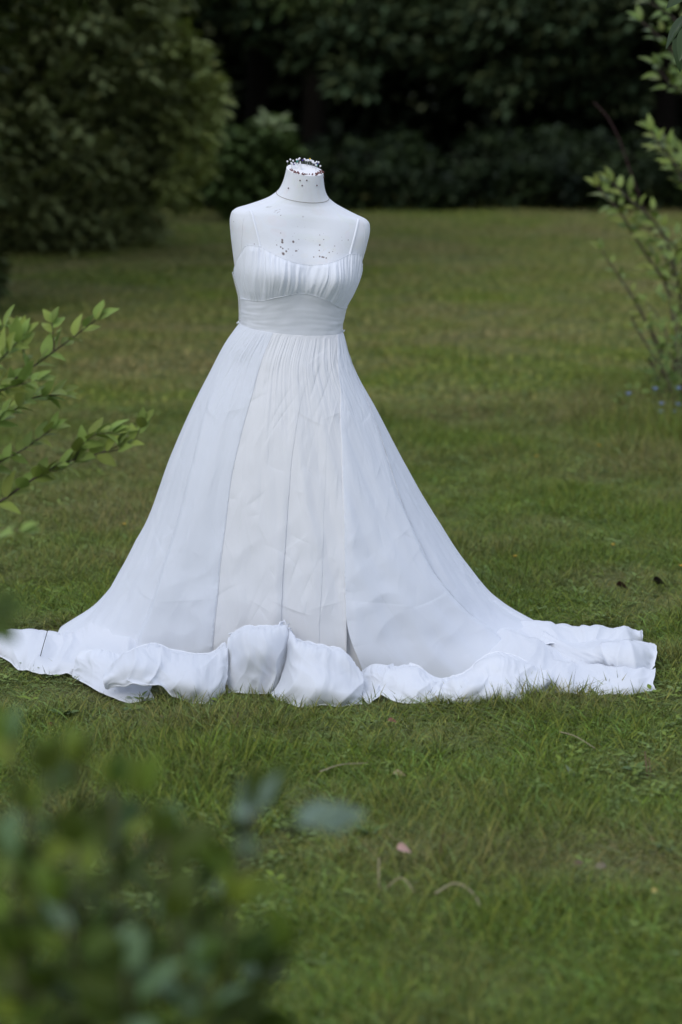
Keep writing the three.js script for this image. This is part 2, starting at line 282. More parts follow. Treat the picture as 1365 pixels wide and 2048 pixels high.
const skPx = (v) => [sk[0](v), sk[2](v)];
function skirtBase(u, v) { // u: 0 right, .25 front, .5 left, .75 back
  const ph = u * Math.PI * 2, z0 = zRow(sk[6](v)), L = atZ(sk[0](v), sk[1](v), z0), R = atZ(sk[2](v), sk[3](v), z0), c = L.clone().add(R).multiplyScalar(0.5), h = R.clone().sub(L).multiplyScalar(0.5);
  const si = Math.sin(ph), co = Math.cos(ph);
  const p = c.addScaledVector(h, co); p.z += si * (si > 0 ? sk[4](v) : sk[5](v));
  p.y += (si > 0 ? 0.0 : 0.03 * v) * si * si - smooth(v, 0.75, 1) * Math.max(0, si) * 0.05;
  return [p, co, si];
}
const top0 = (u) => formW(Math.PI / 2 - u * Math.PI * 2 - YAW * 0.4, waists(Math.PI / 2 - u * Math.PI * 2) + 0.003, 0.0062);
function skirt(u, v, off = 0) {
  const [p, co, si] = skirtBase(u, v);
  const b0 = skirtBase(u, 0)[0], k = 1 - smooth(v, 0, 0.13);
  p.addScaledVector(top0(u).sub(b0), k);
  let d = 0;
  if (si > 0) {
    const row = lerp(662, 1385, v), [pl, pr] = skPx(v), pc = (pl + pr) / 2, half = (pr - pl) / 2;
    for (const f of foldLines) {
      const X = (f.f(row) + 3 * noise(row * 0.012, f.w * 50) - pc) / half, q = (co - X) * f.side, a = lerp(f.a0, f.a1, smooth(v, 0.02, 1) ** 1.1);
      d += a * (q > 0 ? Math.exp(-q / f.w) : 0) * smooth(q, -0.035, 0.05) * smooth(si, 0.0, 0.25);
      d -= a * 0.25 * Math.exp(-(((q + 0.03) / 0.05) ** 2)) * smooth(si, 0.0, 0.25);
    }
  }
  const gq = u * 150 + 2 * noise(u * 20, v * 2);
  d += (0.0035 * noise(gq * 0.8, v * 3) + 0.002 * noise(gq * 1.7, v * 4, 4)) * (1 - smooth(v, 0.05, 0.4)) * smooth(v, 0, 0.015);
  d += (0.016 * noise(u * 30, v * 0.8, 2.2) + 0.0055 * noise(u * 66 + v * 2, v * 1.3, 12)) * smooth(v, 0.05, 0.5) + 0.020 * noise(u * 11, v * 1.1, 6.2) * smooth(v, 0.1, 0.9);
  d += 0.0065 * noise(u * 40 + v * 3, v * 9, 1.2) * smooth(v, 0.35, 0.85) + 0.003 * (1 - 2 * Math.abs(noise(u * 30 - v * 5, v * 7 + u * 9, 3))) * smooth(v, 0.25, 0.7);
  d += si < -0.1 ? 0.03 * Math.sin(u * 60) * v : 0;
  d = d * (1 - 0.5 * Math.abs(co) ** 3) - 0.007 * Math.abs(co) ** 6 * smooth(v, 0.03, 0.2);
  const out = V(co * 1.0, 0.25 * v, si).normalize();
  return p.addScaledVector(out, d + off);
}
{
  const uOf = (k, v, shift) => { const row = lerp(662, 1385, v), [pl, pr] = skPx(v), X = (foldLines[k].f(row) + 3 * noise(row * 0.012, foldLines[k].w * 50) + shift - (pl + pr) / 2) / ((pr - pl) / 2); return Math.acos(clamp(X, -1, 1)) / (2 * Math.PI); };
  const edge = (u, e, dir) => 0.0006 * Math.exp(-Math.max(0, (u - e) * dir) * 60);
  const eL = (v) => uOf(0, v, 0), eR = (v) => uOf(3, v, 34 * smooth(v, 0.72, 1) ** 2);
  const gF = (v) => uOf(0, v, -22), gR = (v) => uOf(3, v, 16 * (1 - smooth(v, 0.5, 0.75)) + 1);
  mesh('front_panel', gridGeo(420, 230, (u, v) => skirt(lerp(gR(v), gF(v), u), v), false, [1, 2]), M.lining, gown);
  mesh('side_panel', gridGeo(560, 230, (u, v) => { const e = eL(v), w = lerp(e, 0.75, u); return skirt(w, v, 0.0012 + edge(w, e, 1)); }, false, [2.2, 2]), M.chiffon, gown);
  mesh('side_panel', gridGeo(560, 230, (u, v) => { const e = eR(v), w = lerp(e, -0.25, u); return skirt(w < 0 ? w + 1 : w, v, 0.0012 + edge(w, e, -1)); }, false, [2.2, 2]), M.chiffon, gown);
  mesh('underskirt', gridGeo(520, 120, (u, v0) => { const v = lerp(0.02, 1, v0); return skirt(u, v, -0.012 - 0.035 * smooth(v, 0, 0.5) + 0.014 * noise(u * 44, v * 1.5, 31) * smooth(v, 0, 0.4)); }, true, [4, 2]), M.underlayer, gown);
  // sewn panel seam running down the right front
  const fl = foldLines[5], pts = [];
  for (let k = 0; k <= 46; k++) { const v = lerp(0.03, 0.84, k / 46), row = lerp(662, 1385, v), [pl, pr] = skPx(v), X = (fl.f(row) - 3 - (pl + pr) / 2) / ((pr - pl) / 2), ph = Math.acos(clamp(X, -1, 1)); pts.push(skirt(ph / (2 * Math.PI), v, 0.0022 + 0.0012 * noise(k * 1.3, 2)).add(V(0.0016 * noise(k * 1.9, 5), 0, 0))); }
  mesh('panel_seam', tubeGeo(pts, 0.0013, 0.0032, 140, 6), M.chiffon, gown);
}
// flounces and the train, as sheets through surveyed points
const LIFT = 15;
function sheet(name, rows0, { lift = LIFT, wr = 0.004, gather = 0.003, frill = 1, hemSides = ['bottom'], seed = 1, mat = M.flounce, seamTop = false } = {}) {
  const rows = rows0.map((r) => r.map(([x, y, g]) => [x, y, g + lift])), f = patch(rows), C = rows[0].length, R = rows.length, nu = (C - 1) * 22, nv = (R - 1) * 18;
  const wd = rows[0][0][0] - rows[0][C - 1][0];
  const g = (u, v) => {
    const p = f(u, v), e = 0.004, nrm = f(Math.min(1, u + e), v).sub(f(Math.max(0, u - e), v)).cross(f(u, Math.min(1, v + e)).sub(f(u, Math.max(0, v - e)))).normalize();
    if (nrm.z < 0) nrm.negate();
    const L = Math.abs(wd) / 660, top = Math.exp(-v * 3.2);
    const wu = u * L + 0.02 * noise(u * L * 9, v * 3, seed + 7), fan = (u - 0.5) * (1 - 0.25 * v);
    let d = gather * top * (noise(wu * 75, v * 1.2, seed) * 2.2 + 1.1 * noise(wu * 150, v * 2, seed + 3)) * smooth(v, 0, 0.05);
    const big = noise(wu * 13 + seed, v * 1.1, seed * 1.7), fold = 1 - 2 * Math.abs(noise(wu * 15 + v * 0.8, v * 0.9 + seed, 5)), cr2 = 1 - 2 * Math.abs(noise(wu * 24 - v * 2.6, v * 3.4 + seed, 15));
    d += wr * (2.6 * big * (0.4 + 0.9 * v) + 2.0 * (fold * Math.abs(fold)) * (0.5 + 0.6 * v) + 0.6 * cr2 * smooth(v, 0.1, 0.4) + 0.5 * frill * noise(wu * 40 + v, v * 5, seed));
    d += 0.010 * frill * smooth(v, 0.6, 1) * noise(wu * 24, 4, seed) + 0.004 * frill * smooth(v, 0.8, 1) * noise(wu * 60, 9, seed);
    p.addScaledVector(nrm, d); if (p.y < 0.012) p.y = 0.012 + (0.012 - p.y) * 0.15;
    return p;
  };
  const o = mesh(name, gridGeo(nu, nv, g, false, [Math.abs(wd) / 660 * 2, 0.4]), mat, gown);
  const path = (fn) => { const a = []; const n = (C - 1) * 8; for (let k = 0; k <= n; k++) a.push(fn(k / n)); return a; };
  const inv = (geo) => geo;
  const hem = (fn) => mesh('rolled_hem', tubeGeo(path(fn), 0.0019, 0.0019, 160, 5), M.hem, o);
  if (hemSides.includes('bottom')) hem((t) => g(t, 1));
  if (hemSides.includes('right')) hem((t) => g(1, t));
  if (hemSides.includes('left')) hem((t) => g(0, t));
  if (seamTop) mesh('gathered_seam', tubeGeo(path((t) => g(t, 0.0).add(V(0, 0.0015 * noise(t * 60, seed), 0.001))), 0.0022, 0.0022, 160, 5), M.hem, o);
  return o;
}
sheet('train', [
  [[-70, 1268, 1268], [0, 1262, 1264], [60, 1262, 1266], [110, 1268, 1270], [160, 1262, 1275], [215, 1215, 1290], [300, 1180, 1300]],
  [[-70, 1268, 1285], [0, 1260, 1280], [60, 1255, 1282], [110, 1264, 1290], [158, 1260, 1292], [230, 1225, 1305], [310, 1195, 1304]],
  [[-70, 1280, 1300], [0, 1275, 1300], [60, 1276, 1305], [115, 1290, 1315], [165, 1292, 1322], [250, 1280, 1328], [320, 1260, 1322]],
  [[-60, 1290, 1305], [5, 1295, 1312], [50, 1315, 1335], [100, 1325, 1345], [160, 1322, 1347], [245, 1330, 1358], [320, 1325, 1336]],
  [[-60, 1296, 1300], [5, 1310, 1312], [40, 1341, 1343], [85, 1351, 1353], [155, 1353, 1356], [225, 1390, 1394], [300, 1380, 1390]]], { seed: 2, wr: 0.0045, gather: 0, frill: 0.5 });
sheet('flounce', [
  [[160, 1305, 1350], [185, 1300, 1352], [212, 1302, 1355], [242, 1312, 1360], [280, 1320, 1370]],
  [[152, 1322, 1352], [185, 1322, 1362], [215, 1325, 1368], [245, 1335, 1374], [285, 1340, 1382]],
  [[150, 1340, 1354], [182, 1350, 1368], [215, 1355, 1378], [248, 1365, 1385], [295, 1368, 1392]],
  [[150, 1354, 1356], [178, 1370, 1372], [210, 1391, 1393], [255, 1407, 1408], [310, 1398, 1402]]], { seed: 12, wr: 0.003 });
sheet('flounce', [
  [[222, 1335, 1380], [252, 1302, 1368], [288, 1288, 1365], [318, 1285, 1363], [350, 1297, 1365], [395, 1303, 1367], [430, 1300, 1367], [452, 1286, 1367]],
  [[213, 1345, 1388], [245, 1315, 1388], [285, 1298, 1386], [320, 1296, 1384], [355, 1307, 1384], [395, 1313, 1385], [430, 1312, 1383], [456, 1298, 1379]],
  [[209, 1360, 1402], [243, 1338, 1403], [285, 1328, 1405], [320, 1328, 1402], [355, 1334, 1400], [395, 1340, 1401], [430, 1340, 1397], [457, 1328, 1385]],
  [[211, 1368, 1403], [250, 1362, 1407], [287, 1360, 1411], [322, 1358, 1407], [355, 1366, 1411], [395, 1375, 1413], [428, 1375, 1408], [449, 1358, 1394]],
  [[215, 1373, 1400], [255, 1372, 1410], [290, 1371, 1412], [325, 1374, 1408], [355, 1392, 1408], [395, 1402, 1409], [429, 1406, 1409], [441, 1378, 1392]]], { seed: 3, wr: 0.0048, seamTop: true });
sheet('flounce', [
  [[460, 1270, 1365], [490, 1252, 1369], [515, 1250, 1369], [545, 1250, 1369], [567, 1246, 1363]],
  [[457, 1284, 1377], [485, 1266, 1386], [515, 1263, 1387], [545, 1263, 1386], [574, 1262, 1377]],
  [[455, 1322, 1379], [485, 1308, 1393], [515, 1306, 1396], [545, 1306, 1394], [572, 1305, 1381]],
  [[455, 1355, 1387], [485, 1350, 1391], [515, 1350, 1394], [545, 1350, 1391], [561, 1345, 1388]],
  [[459, 1384, 1388], [485, 1384, 1392], [515, 1386, 1393], [536, 1386, 1392], [550, 1372, 1386]]], { seed: 4, wr: 0.004, seamTop: true });
sheet('flounce', [
  [[572, 1238, 1361], [588, 1270, 1369], [622, 1281, 1373], [655, 1290, 1373], [685, 1298, 1373], [712, 1325, 1369]],
  [[580, 1262, 1373], [592, 1288, 1391], [625, 1296, 1395], [660, 1304, 1395], [695, 1311, 1392], [722, 1345, 1390]],
  [[578, 1310, 1383], [590, 1328, 1401], [625, 1333, 1407], [660, 1340, 1407], [700, 1350, 1402], [727, 1370, 1398]],
  [[560, 1358, 1393], [586, 1368, 1410], [625, 1376, 1418], [660, 1380, 1418], [700, 1388, 1413], [727, 1392, 1402]],
  [[546, 1386, 1397], [562, 1401, 1407], [600, 1408, 1414], [645, 1405, 1415], [690, 1411, 1413], [725, 1407, 1408]]], { seed: 5, wr: 0.0045, seamTop: true });
sheet('flounce', [
  [[720, 1345, 1366], [742, 1332, 1368], [772, 1332, 1372], [800, 1327, 1369], [830, 1329, 1372], [868, 1352, 1383], [898, 1358, 1383]],
  [[722, 1362, 1378], [745, 1350, 1383], [770, 1352, 1388], [800, 1343, 1388], [835, 1347, 1389], [868, 1370, 1397], [895, 1372, 1396]],
  [[724, 1385, 1390], [748, 1375, 1392], [768, 1380, 1394], [800, 1376, 1403], [835, 1380, 1406], [866, 1390, 1405], [892, 1390, 1404]],
  [[727, 1404, 1405], [742, 1408, 1408], [765, 1396, 1400], [800, 1406, 1408], [835, 1408, 1409], [865, 1408, 1409], [890, 1408, 1409]]], { seed: 6, wr: 0.005 });
sheet('flounce', [
  [[890, 1358, 1383], [910, 1350, 1381], [940, 1335, 1378], [965, 1310, 1367], [990, 1301, 1365], [1020, 1305, 1363], [1060, 1325, 1370], [1088, 1340, 1373]],
  [[888, 1370, 1397], [912, 1362, 1400], [942, 1346, 1392], [970, 1326, 1389], [1000, 1317, 1387], [1035, 1323, 1386], [1075, 1337, 1384], [1097, 1348, 1387]],
  [[888, 1388, 1404], [915, 1384, 1409], [945, 1374, 1410], [975, 1362, 1401], [1005, 1352, 1400], [1040, 1352, 1399], [1078, 1354, 1393], [1102, 1357, 1391]],
  [[888, 1399, 1407], [916, 1398, 1411], [946, 1394, 1412], [976, 1388, 1411], [1006, 1384, 1411], [1036, 1383, 1409], [1068, 1374, 1402], [1097, 1364, 1392]],
  [[888, 1408, 1409], [918, 1410, 1411], [948, 1410, 1411], [978, 1409, 1410], [1008, 1410, 1411], [1032, 1411, 1411], [1050, 1396, 1402], [1080, 1370, 1390]]], { seed: 7, wr: 0.005, seamTop: true });
sheet('train', [
  [[950, 1215, 1280], [1040, 1246, 1280], [1100, 1275, 1300], [1160, 1300, 1320], [1230, 1325, 1340], [1300, 1340, 1348]],
  [[950, 1245, 1288], [1040, 1268, 1318], [1110, 1300, 1328], [1170, 1318, 1344], [1240, 1334, 1358], [1309, 1341, 1358]],
  [[955, 1285, 1308], [1040, 1306, 1352], [1110, 1332, 1364], [1175, 1342, 1368], [1240, 1352, 1376], [1308, 1358, 1373]],
  [[960, 1345, 1340], [1040, 1345, 1382], [1110, 1362, 1388], [1175, 1372, 1388], [1240, 1376, 1390], [1304, 1374, 1384]],
  [[960, 1380, 1372], [1050, 1385, 1394], [1110, 1387, 1391], [1175, 1394, 1395], [1240, 1390, 1392], [1310, 1384, 1386]]], { seed: 8, lift: 13, wr: 0.0055, gather: 0, frill: 0.45, hemSides: ['bottom', 'right'] });
sheet('train', [
  [[1085, 1255, 1275], [1140, 1278, 1295], [1200, 1276, 1300], [1250, 1277, 1302], [1300, 1284, 1305]],
  [[1085, 1268, 1300], [1150, 1288, 1320], [1205, 1279, 1326], [1255, 1280, 1328], [1311, 1290, 1325]],
  [[1095, 1296, 1304], [1160, 1302, 1338], [1210, 1296, 1347], [1262, 1297, 1348], [1312, 1305, 1338]],
  [[1118, 1318, 1322], [1175, 1320, 1345], [1220, 1320, 1356], [1268, 1325, 1358], [1308, 1325, 1344]],
  [[1140, 1342, 1336], [1190, 1336, 1345], [1228, 1343, 1354], [1275, 1346, 1356], [1302, 1338, 1348]]], { seed: 9, lift: 20, wr: 0.005, gather: 0, frill: 0.45, hemSides: ['bottom', 'right'] });
sheet('train', [
  [[1005, 1232, 1250], [1075, 1246, 1255], [1125, 1250, 1258], [1180, 1253, 1262], [1240, 1258, 1268], [1276, 1266, 1272]],
  [[1005, 1240, 1268], [1075, 1241, 1277], [1128, 1247, 1282], [1180, 1249, 1284], [1240, 1256, 1284], [1283, 1262, 1284]],
  [[1015, 1256, 1285], [1085, 1256, 1296], [1135, 1262, 1300], [1185, 1260, 1302], [1240, 1264, 1298], [1285, 1272, 1292]],
  [[1040, 1280, 1312], [1100, 1292, 1318], [1140, 1298, 1320], [1185, 1296, 1318], [1235, 1294, 1312], [1280, 1286, 1292]]], { seed: 10, lift: 15, wr: 0.005, gather: 0, frill: 0.45, hemSides: ['bottom', 'right'] });

// ---------------------------------------------------------------- pins in the neck
{
  const r = mulberry(77);
  const pinGeo = (rad, len, col) => {
    const s = new THREE.SphereGeometry(rad, 10, 8); s.translate(0, len, 0);
    const c = new THREE.CylinderGeometry(0.0003, 0.0003, len, 5); c.translate(0, len / 2, 0);
    for (const [g, k] of [[s, col], [c, [0.45, 0.45, 0.45]]]) { const n = g.attributes.position.count, a = new Float32Array(n * 3); for (let i = 0; i < n; i++) a.set(k, i * 3); g.setAttribute('color', new THREE.BufferAttribute(a, 3)); }
    return mergeGeometries([s, c]);
  };
  const pm = new THREE.MeshPhysicalMaterial({ vertexColors: true, roughness: 0.25 });
  const kinds = {
    white: [pinGeo(0.0030, 0.017, [0.8, 0.8, 0.82]), 'white ball headed pin standing in the rim of the neck cap', 'white headed pins in the neck cap'],
    brown: [pinGeo(0.0019, 0.0024, [0.16, 0.04, 0.03]), 'tiny dark red ball headed pin pushed in along the front of the neck cap', 'dark red headed pins in the neck cap'],
    violet: [pinGeo(0.0026, 0.014, [0.08, 0.03, 0.30]), 'violet ball headed pin among white pins on the neck cap', 'violet headed pins in the neck cap'],
    teal: [pinGeo(0.0024, 0.012, [0.02, 0.28, 0.2]), 'teal green ball headed pin among white pins on the neck cap', 'teal headed pins in the neck cap'],
    yellow: [pinGeo(0.0026, 0.019, [0.75, 0.55, 0.06]), 'only tall yellow ball headed pin standing at back of the neck cap', null],
    low: [pinGeo(0.0021, 0.0022, [0.10, 0.035, 0.03]), null, null],
  };
  const protos = {};
  const dirUp = V(0, 1, 0);
  function pin(kind, p, n, label, group) {
    const [g, l, gr] = kinds[kind]; let o;
    if (protos[kind]) { o = protos[kind].clone(); scene.add(o); } else { o = new THREE.Mesh(g, pm); scene.add(o); o.castShadow = true; protos[kind] = o; }
    o.name = numbered('pin'); o.position.copy(p).addScaledVector(n, -0.0006); o.quaternion.setFromUnitVectors(dirUp, n); o.userData = {};
    tag(o, label || l, 'pin', label ? null : gr);
  }
  const capN = V(0, 1, fk(0.474)).normalize();
  const capPoint = (th, q) => { const p = form(th, 0.474); p.x *= q; p.z *= q; p.y = 0.474 - fk(0.474) * p.z + 0.0055 * Math.sqrt(Math.max(0, 1 - q * q)); return p; };
  const put = (kind, th, q, lean, label) => { const p = capPoint(th, q), n = capN.clone().multiplyScalar(kind === 'brown' ? 0.7 : 1.6).add(V(Math.sin(th) * lean, (r() - 0.5) * 0.1, Math.cos(th) * lean + (r() - 0.5) * 0.1)).normalize(); p.applyMatrix4(formM); pin(kind, p, n.transformDirection(formM), label); };
  for (let k = 0; k < 27; k++) put('white', Math.PI + (r() - 0.5) * 4.1, 0.5 + r() * 0.48, -0.1 + r() * 0.6);
  for (let k = 0; k < 50; k++) { const th = (r() - 0.5) * 2.8; put('brown', th, 0.78 + r() * 0.21, 0.7); }
  for (let k = 0; k < 9; k++) put('brown', 0.8 + r() * 0.7, 0.7 + r() * 0.25, 0.5);
  for (let k = 0; k < 6; k++) put('violet', Math.PI + (r() - 0.5) * 3.6, 0.55 + r() * 0.4, 0.2);
  for (let k = 0; k < 5; k++) put('teal', Math.PI + (r() - 0.5) * 3.4, 0.55 + r() * 0.4, 0.2);
  put('yellow', 2.72, 0.92, 0.15);
  for (const [x, s, l] of [[-0.052, 0.428, 'dark red pin pushed low into the left of the neck'], [-0.016, 0.446, 'dark red pin pushed into the neck front below the cap rim'], [0.029, 0.448, 'dark red pin pushed into the right of the neck below the rim'], [-0.023, 0.459, 'dark red pin just under the left front of the cap rim'], [-0.004, 0.462, 'dark red pin just under the centre front of the cap rim'], [0.054, 0.464, 'dark red pin at the far right edge of the neck under the rim']]) {
    const th = thetaOf(x, s), p = formW(th, s), n = formW(th, s, 0.01).sub(p).normalize(); pin('low', p, n, l);
  }
}

// ---------------------------------------------------------------- leaves
function leafGeo(len, wid, n = 6, m = 4, bend = 0.25, fold = 0.25, wave = 0) { // along +z, face +y, pointed and folded at the midrib
  return gridGeo(m, n, (u, v) => {
    const w = wid * 0.5 * Math.pow(Math.sin(Math.PI * Math.pow(v, 0.78)), 0.9) * (1 - 0.12 * v), x = (u - 0.5) * 2 * w;
    return V(x, Math.abs(x) * fold - bend * len * v * v + wave * len * Math.sin(v * 9) * Math.abs(u - 0.5), len * (v * (1 - 0.12 * bend * v)));
  }, false, [1, 1]);
}
function orient(o, p, dir, nrm, s = 1) { // leaf length along dir, face towards nrm
  const z = dir.clone().normalize(), x = nrm.clone().cross(z).normalize(), y = z.clone().cross(x);
  const m = new THREE.Matrix4().makeBasis(x, y, z); m.scale(V(s, s, s)); m.setPosition(p); return m;
}
const leafVar = (c, n, rough, seed, o = {}) => { const r = mulberry(seed), a = []; for (let k = 0; k < n; k++) { const f = 0.78 + r() * 0.5, y = (r() - 0.5) * 0.25; a.push(phys(lin(c[0] * f * (1 + y), c[1] * f, c[2] * f * (1 - y * 0.6)), rough * (0.9 + r() * 0.25), { transmission: 0.28, thickness: 0, specularIntensity: 0.55, ...o })); } return a; };
// a branch with separate leaves; every leaf is a mesh of its own under its branch
function leafyBranch(parent, pts, r0, r1, bark, leafGeos, leafMats, opt, rng, name = 'branch') {
  const b = mesh(name, tubeGeo(pts, r0, r1, Math.max(8, pts.length * 5), 6), bark, parent);
  const c = new THREE.CatmullRomCurve3(pts), { n = 10, from = 0.2, size = [0.8, 1.2], up = 0.6, out = 0.9, fwd = 0.5, tipLeaves = 3, spread = 0 } = opt;
  const inv = parent.matrixWorld.clone().invert();
  const add = (p, dir, nrm, s) => { const o = new THREE.Mesh(leafGeos[Math.floor(rng() * leafGeos.length)], leafMats[Math.floor(rng() * leafMats.length)]); o.name = 'leaf'; o.castShadow = o.receiveShadow = true; o.applyMatrix4(inv.clone().multiply(orient(o, p, dir, nrm, s))); b.add(o); };
  for (let k = 0; k < n; k++) {
    const t = lerp(from, 0.97, (k + rng() * 0.4) / n), p = c.getPointAt(t), T = c.getTangentAt(t), a = k * 2.4 + rng() * 0.9;
    const side = T.clone().cross(V(0, 1, 0)).normalize(), up2 = side.clone().cross(T).normalize();
    const rad = side.multiplyScalar(Math.cos(a)).addScaledVector(up2, Math.sin(a) * 0.75 + 0.15);
    p.addScaledVector(rad, spread * rng());
    const dir = rad.clone().multiplyScalar(out).addScaledVector(T, fwd).add(V(0, (rng() - 0.3) * 0.5, 0)).normalize();
    const nrm = V((rng() - 0.5) * 1.2, up + 0.25, (rng() - 0.15) * 1.3).normalize();
    add(p, dir, nrm, lerp(size[0], size[1], rng()));
  }
  const p = c.getPointAt(1), T = c.getTangentAt(1);
  for (let k = 0; k < tipLeaves; k++) { const a = k * 2.1 + rng(); add(p, T.clone().add(V(Math.cos(a) * 0.55, 0.25 + Math.sin(a) * 0.4, Math.sin(a) * 0.55)).normalize(), V((rng() - 0.5) * 0.6, 0.8, 0.5).normalize(), lerp(size[0], size[1], rng()) * 0.9); }
  return b;
}
const rngB = mulberry(202);
{ // left shrub reaching into the picture, about a metre nearer than the gown
  const d = -5.95, base = V(-1.55, 0, d - 0.1), t = thing('leafy_shrub', 'pale green leafy shrub reaching in from the left edge beside the gown', 'shrub', base);
  const geos = [leafGeo(0.062, 0.032, 8, 4, 0.25, 0.3), leafGeo(0.055, 0.030, 8, 4, 0.4, 0.25), leafGeo(0.066, 0.032, 8, 4, 0.1, 0.25, 0.02), leafGeo(0.048, 0.029, 8, 4, 0.3, 0.2)];
  const mats = leafVar([0.225, 0.305, 0.068], 8, 0.6, 31, { specularIntensity: 0.35 });
  const q = (x, y, z = d) => atZ(x, y, z);
  mesh('stem', tubeGeo([base.clone(), V(-1.35, 0.35, d), q(-140, 1040)], 0.012, 0.008, 12, 8), M.bark, t);
  mesh('stem', tubeGeo([base.clone().add(V(0.03, 0, 0.02)), V(-1.4, 0.5, d + 0.05), q(-170, 860)], 0.012, 0.008, 12, 8), M.bark, t);
  const br = (pts, n, o = {}, r0 = 0.0042, r1 = 0.0014) => leafyBranch(t, pts, r0, r1, M.bark, geos, mats, { n, size: [0.8, 1.25], out: 0.85, fwd: 0.75, ...o }, rngB);
  br([q(-140, 1040), q(-60, 1030), q(0, 1003), q(60, 962), q(130, 925), q(200, 906), q(235, 893)], 17, { from: 0.25 });
  br([q(200, 906), q(240, 898), q(268, 882), q(285, 846)], 6, { from: 0.3, tipLeaves: 4, size: [0.7, 1] }, 0.002, 0.001);
  br([q(-170, 1000), q(-60, 960), q(0, 924), q(45, 900), q(85, 872), q(105, 858)], 22, { from: 0.3 });
  br([q(-170, 860, d + 0.1), q(-80, 820), q(-10, 782), q(50, 745), q(112, 700), q(150, 672), q(192, 640)], 22, { from: 0.25, tipLeaves: 5 });
  br([q(108, 702), q(108, 690), q(106, 660), q(104, 645)], 4, { from: 0.3, tipLeaves: 4, size: [0.75, 1] }, 0.002, 0.001);
  br([q(-90, 800, d + 0.15), q(-20, 740, d + 0.1), q(20, 700, d + 0.1), q(48, 670, d + 0.1)], 18, { from: 0.2, tipLeaves: 4 });
  br([q(55, 740), q(50, 715), q(44, 690), q(42, 668)], 6, { tipLeaves: 4 }, 0.002, 0.001);
  br([q(-120, 900, d - 0.1), q(-40, 860, d - 0.1), q(20, 826, d - 0.1), q(70, 795, d - 0.1), q(120, 790, d - 0.1)], 28, { from: 0.25 });
  br([q(-130, 840, d + 0.1), q(-50, 800, d + 0.15), q(20, 775, d + 0.1), q(75, 760, d + 0.1)], 28, { from: 0.2 });
  br([q(-130, 720, d - 0.1), q(-60, 690, d - 0.1), q(-15, 670, d - 0.1), q(8, 655, d - 0.1)], 14, { from: 0.2, tipLeaves: 4 });
  br([q(60, 962), q(85, 945), q(120, 940), q(150, 925)], 9, { from: 0.1, tipLeaves: 3 }, 0.002, 0.001);
  br([q(150, 920), q(165, 890), q(190, 870), q(225, 866)], 12, { from: 0.15, tipLeaves: 4 }, 0.002, 0.001);
  br([q(-120, 1130, -4.9), q(-50, 1100, -4.9), q(0, 1070, -4.9), q(40, 1064, -4.9)], 8, { from: 0.3, tipLeaves: 4, size: [0.8, 1] }, 0.002, 0.001);
}
{ // right shrub behind the gown
  const base = onLawn(1352, 815), d = base.z, t = thing('leafy_shrub', 'open shrub with arching bare stems and pale leaves at the right edge', 'shrub', base);
  const geos = [leafGeo(0.085, 0.04, 6, 2, 0.35, 0.25), leafGeo(0.075, 0.038, 6, 2, 0.2, 0.3), leafGeo(0.095, 0.042, 6, 2, 0.45, 0.2)];
  const mats = leafVar([0.21, 0.28, 0.065], 8, 0.5, 41);
  const q = (x, y, dz = 0) => atZ(x, y, d + dz);
  const br = (pts, n, o = {}, r0 = 0.013, r1 = 0.004) => leafyBranch(t, pts, r0, r1, M.bark, geos, mats, { n: Math.round(n * 1.15), size: [0.8, 1.25], spread: 0.05, out: 0.8, fwd: 0.6, ...o }, rngB);
  br([q(1352, 815), q(1338, 740), q(1312, 680), q(1275, 610), q(1240, 555), q(1203, 500)], 16, { from: 0.3, tipLeaves: 5, size: [0.55, 0.95] });
  br([q(1356, 815, .1), q(1350, 690, .1), q(1335, 575), q(1300, 520), q(1268, 470), q(1245, 430), q(1195, 372)], 26, { from: 0.5, tipLeaves: 5 });
  br([q(1360, 810, -.1), q(1365, 650), q(1350, 540), q(1325, 465), q(1285, 420), q(1255, 395), q(1225, 365)], 30, { from: 0.45, tipLeaves: 5 });
  br([q(1366, 815), q(1376, 640), q(1372, 540), q(1350, 490), q(1315, 465), q(1280, 455)], 42, { from: 0.35, spread: 0.13, tipLeaves: 4 });
  br([q(1372, 815), q(1395, 600, .1), q(1392, 450, .1), q(1370, 380), q(1352, 330), q(1320, 290), q(1302, 262)], 20, { from: 0.75, tipLeaves: 5 });
  br([q(1350, 815, .1), q(1330, 780, .1), q(1305, 730, .1), q(1296, 716, .1)], 4, { from: 0.5, tipLeaves: 0, size: [0.5, 0.8] }, 0.012, 0.01);
  br([q(1345, 815, .15), q(1318, 730, .15), q(1285, 675, .15), q(1262, 635, .15)], 4, { from: 0.6, tipLeaves: 0, size: [0.4, 0.6] }, 0.009, 0.006);
  br([q(1356, 800, .2), q(1340, 700, .2), q(1322, 640, .2), q(1290, 600, .2)], 26, { from: 0.1, tipLeaves: 2, size: [0.5, 0.9], spread: 0.14 }, 0.005, 0.003);
  br([q(1362, 800, .2), q(1362, 700, .2), q(1350, 600, .2), q(1340, 520, .2)], 40, { from: 0.1, tipLeaves: 2, size: [0.6, 1.0], spread: 0.18 }, 0.005, 0.003);
  const rs = mesh('bare_stem', tubeGeo([q(1350, 560, -.1), q(1290, 420, -.1), q(1262, 345, -.1), q(1235, 270, -.1), q(1212, 230, -.1), q(1188, 205, -.1)], 0.006, 0.004, 30, 6), std(lin(0.035, 0.014, 0.014), 0.9), t);
  rs.userData.label = 'bare reddish stem';
}
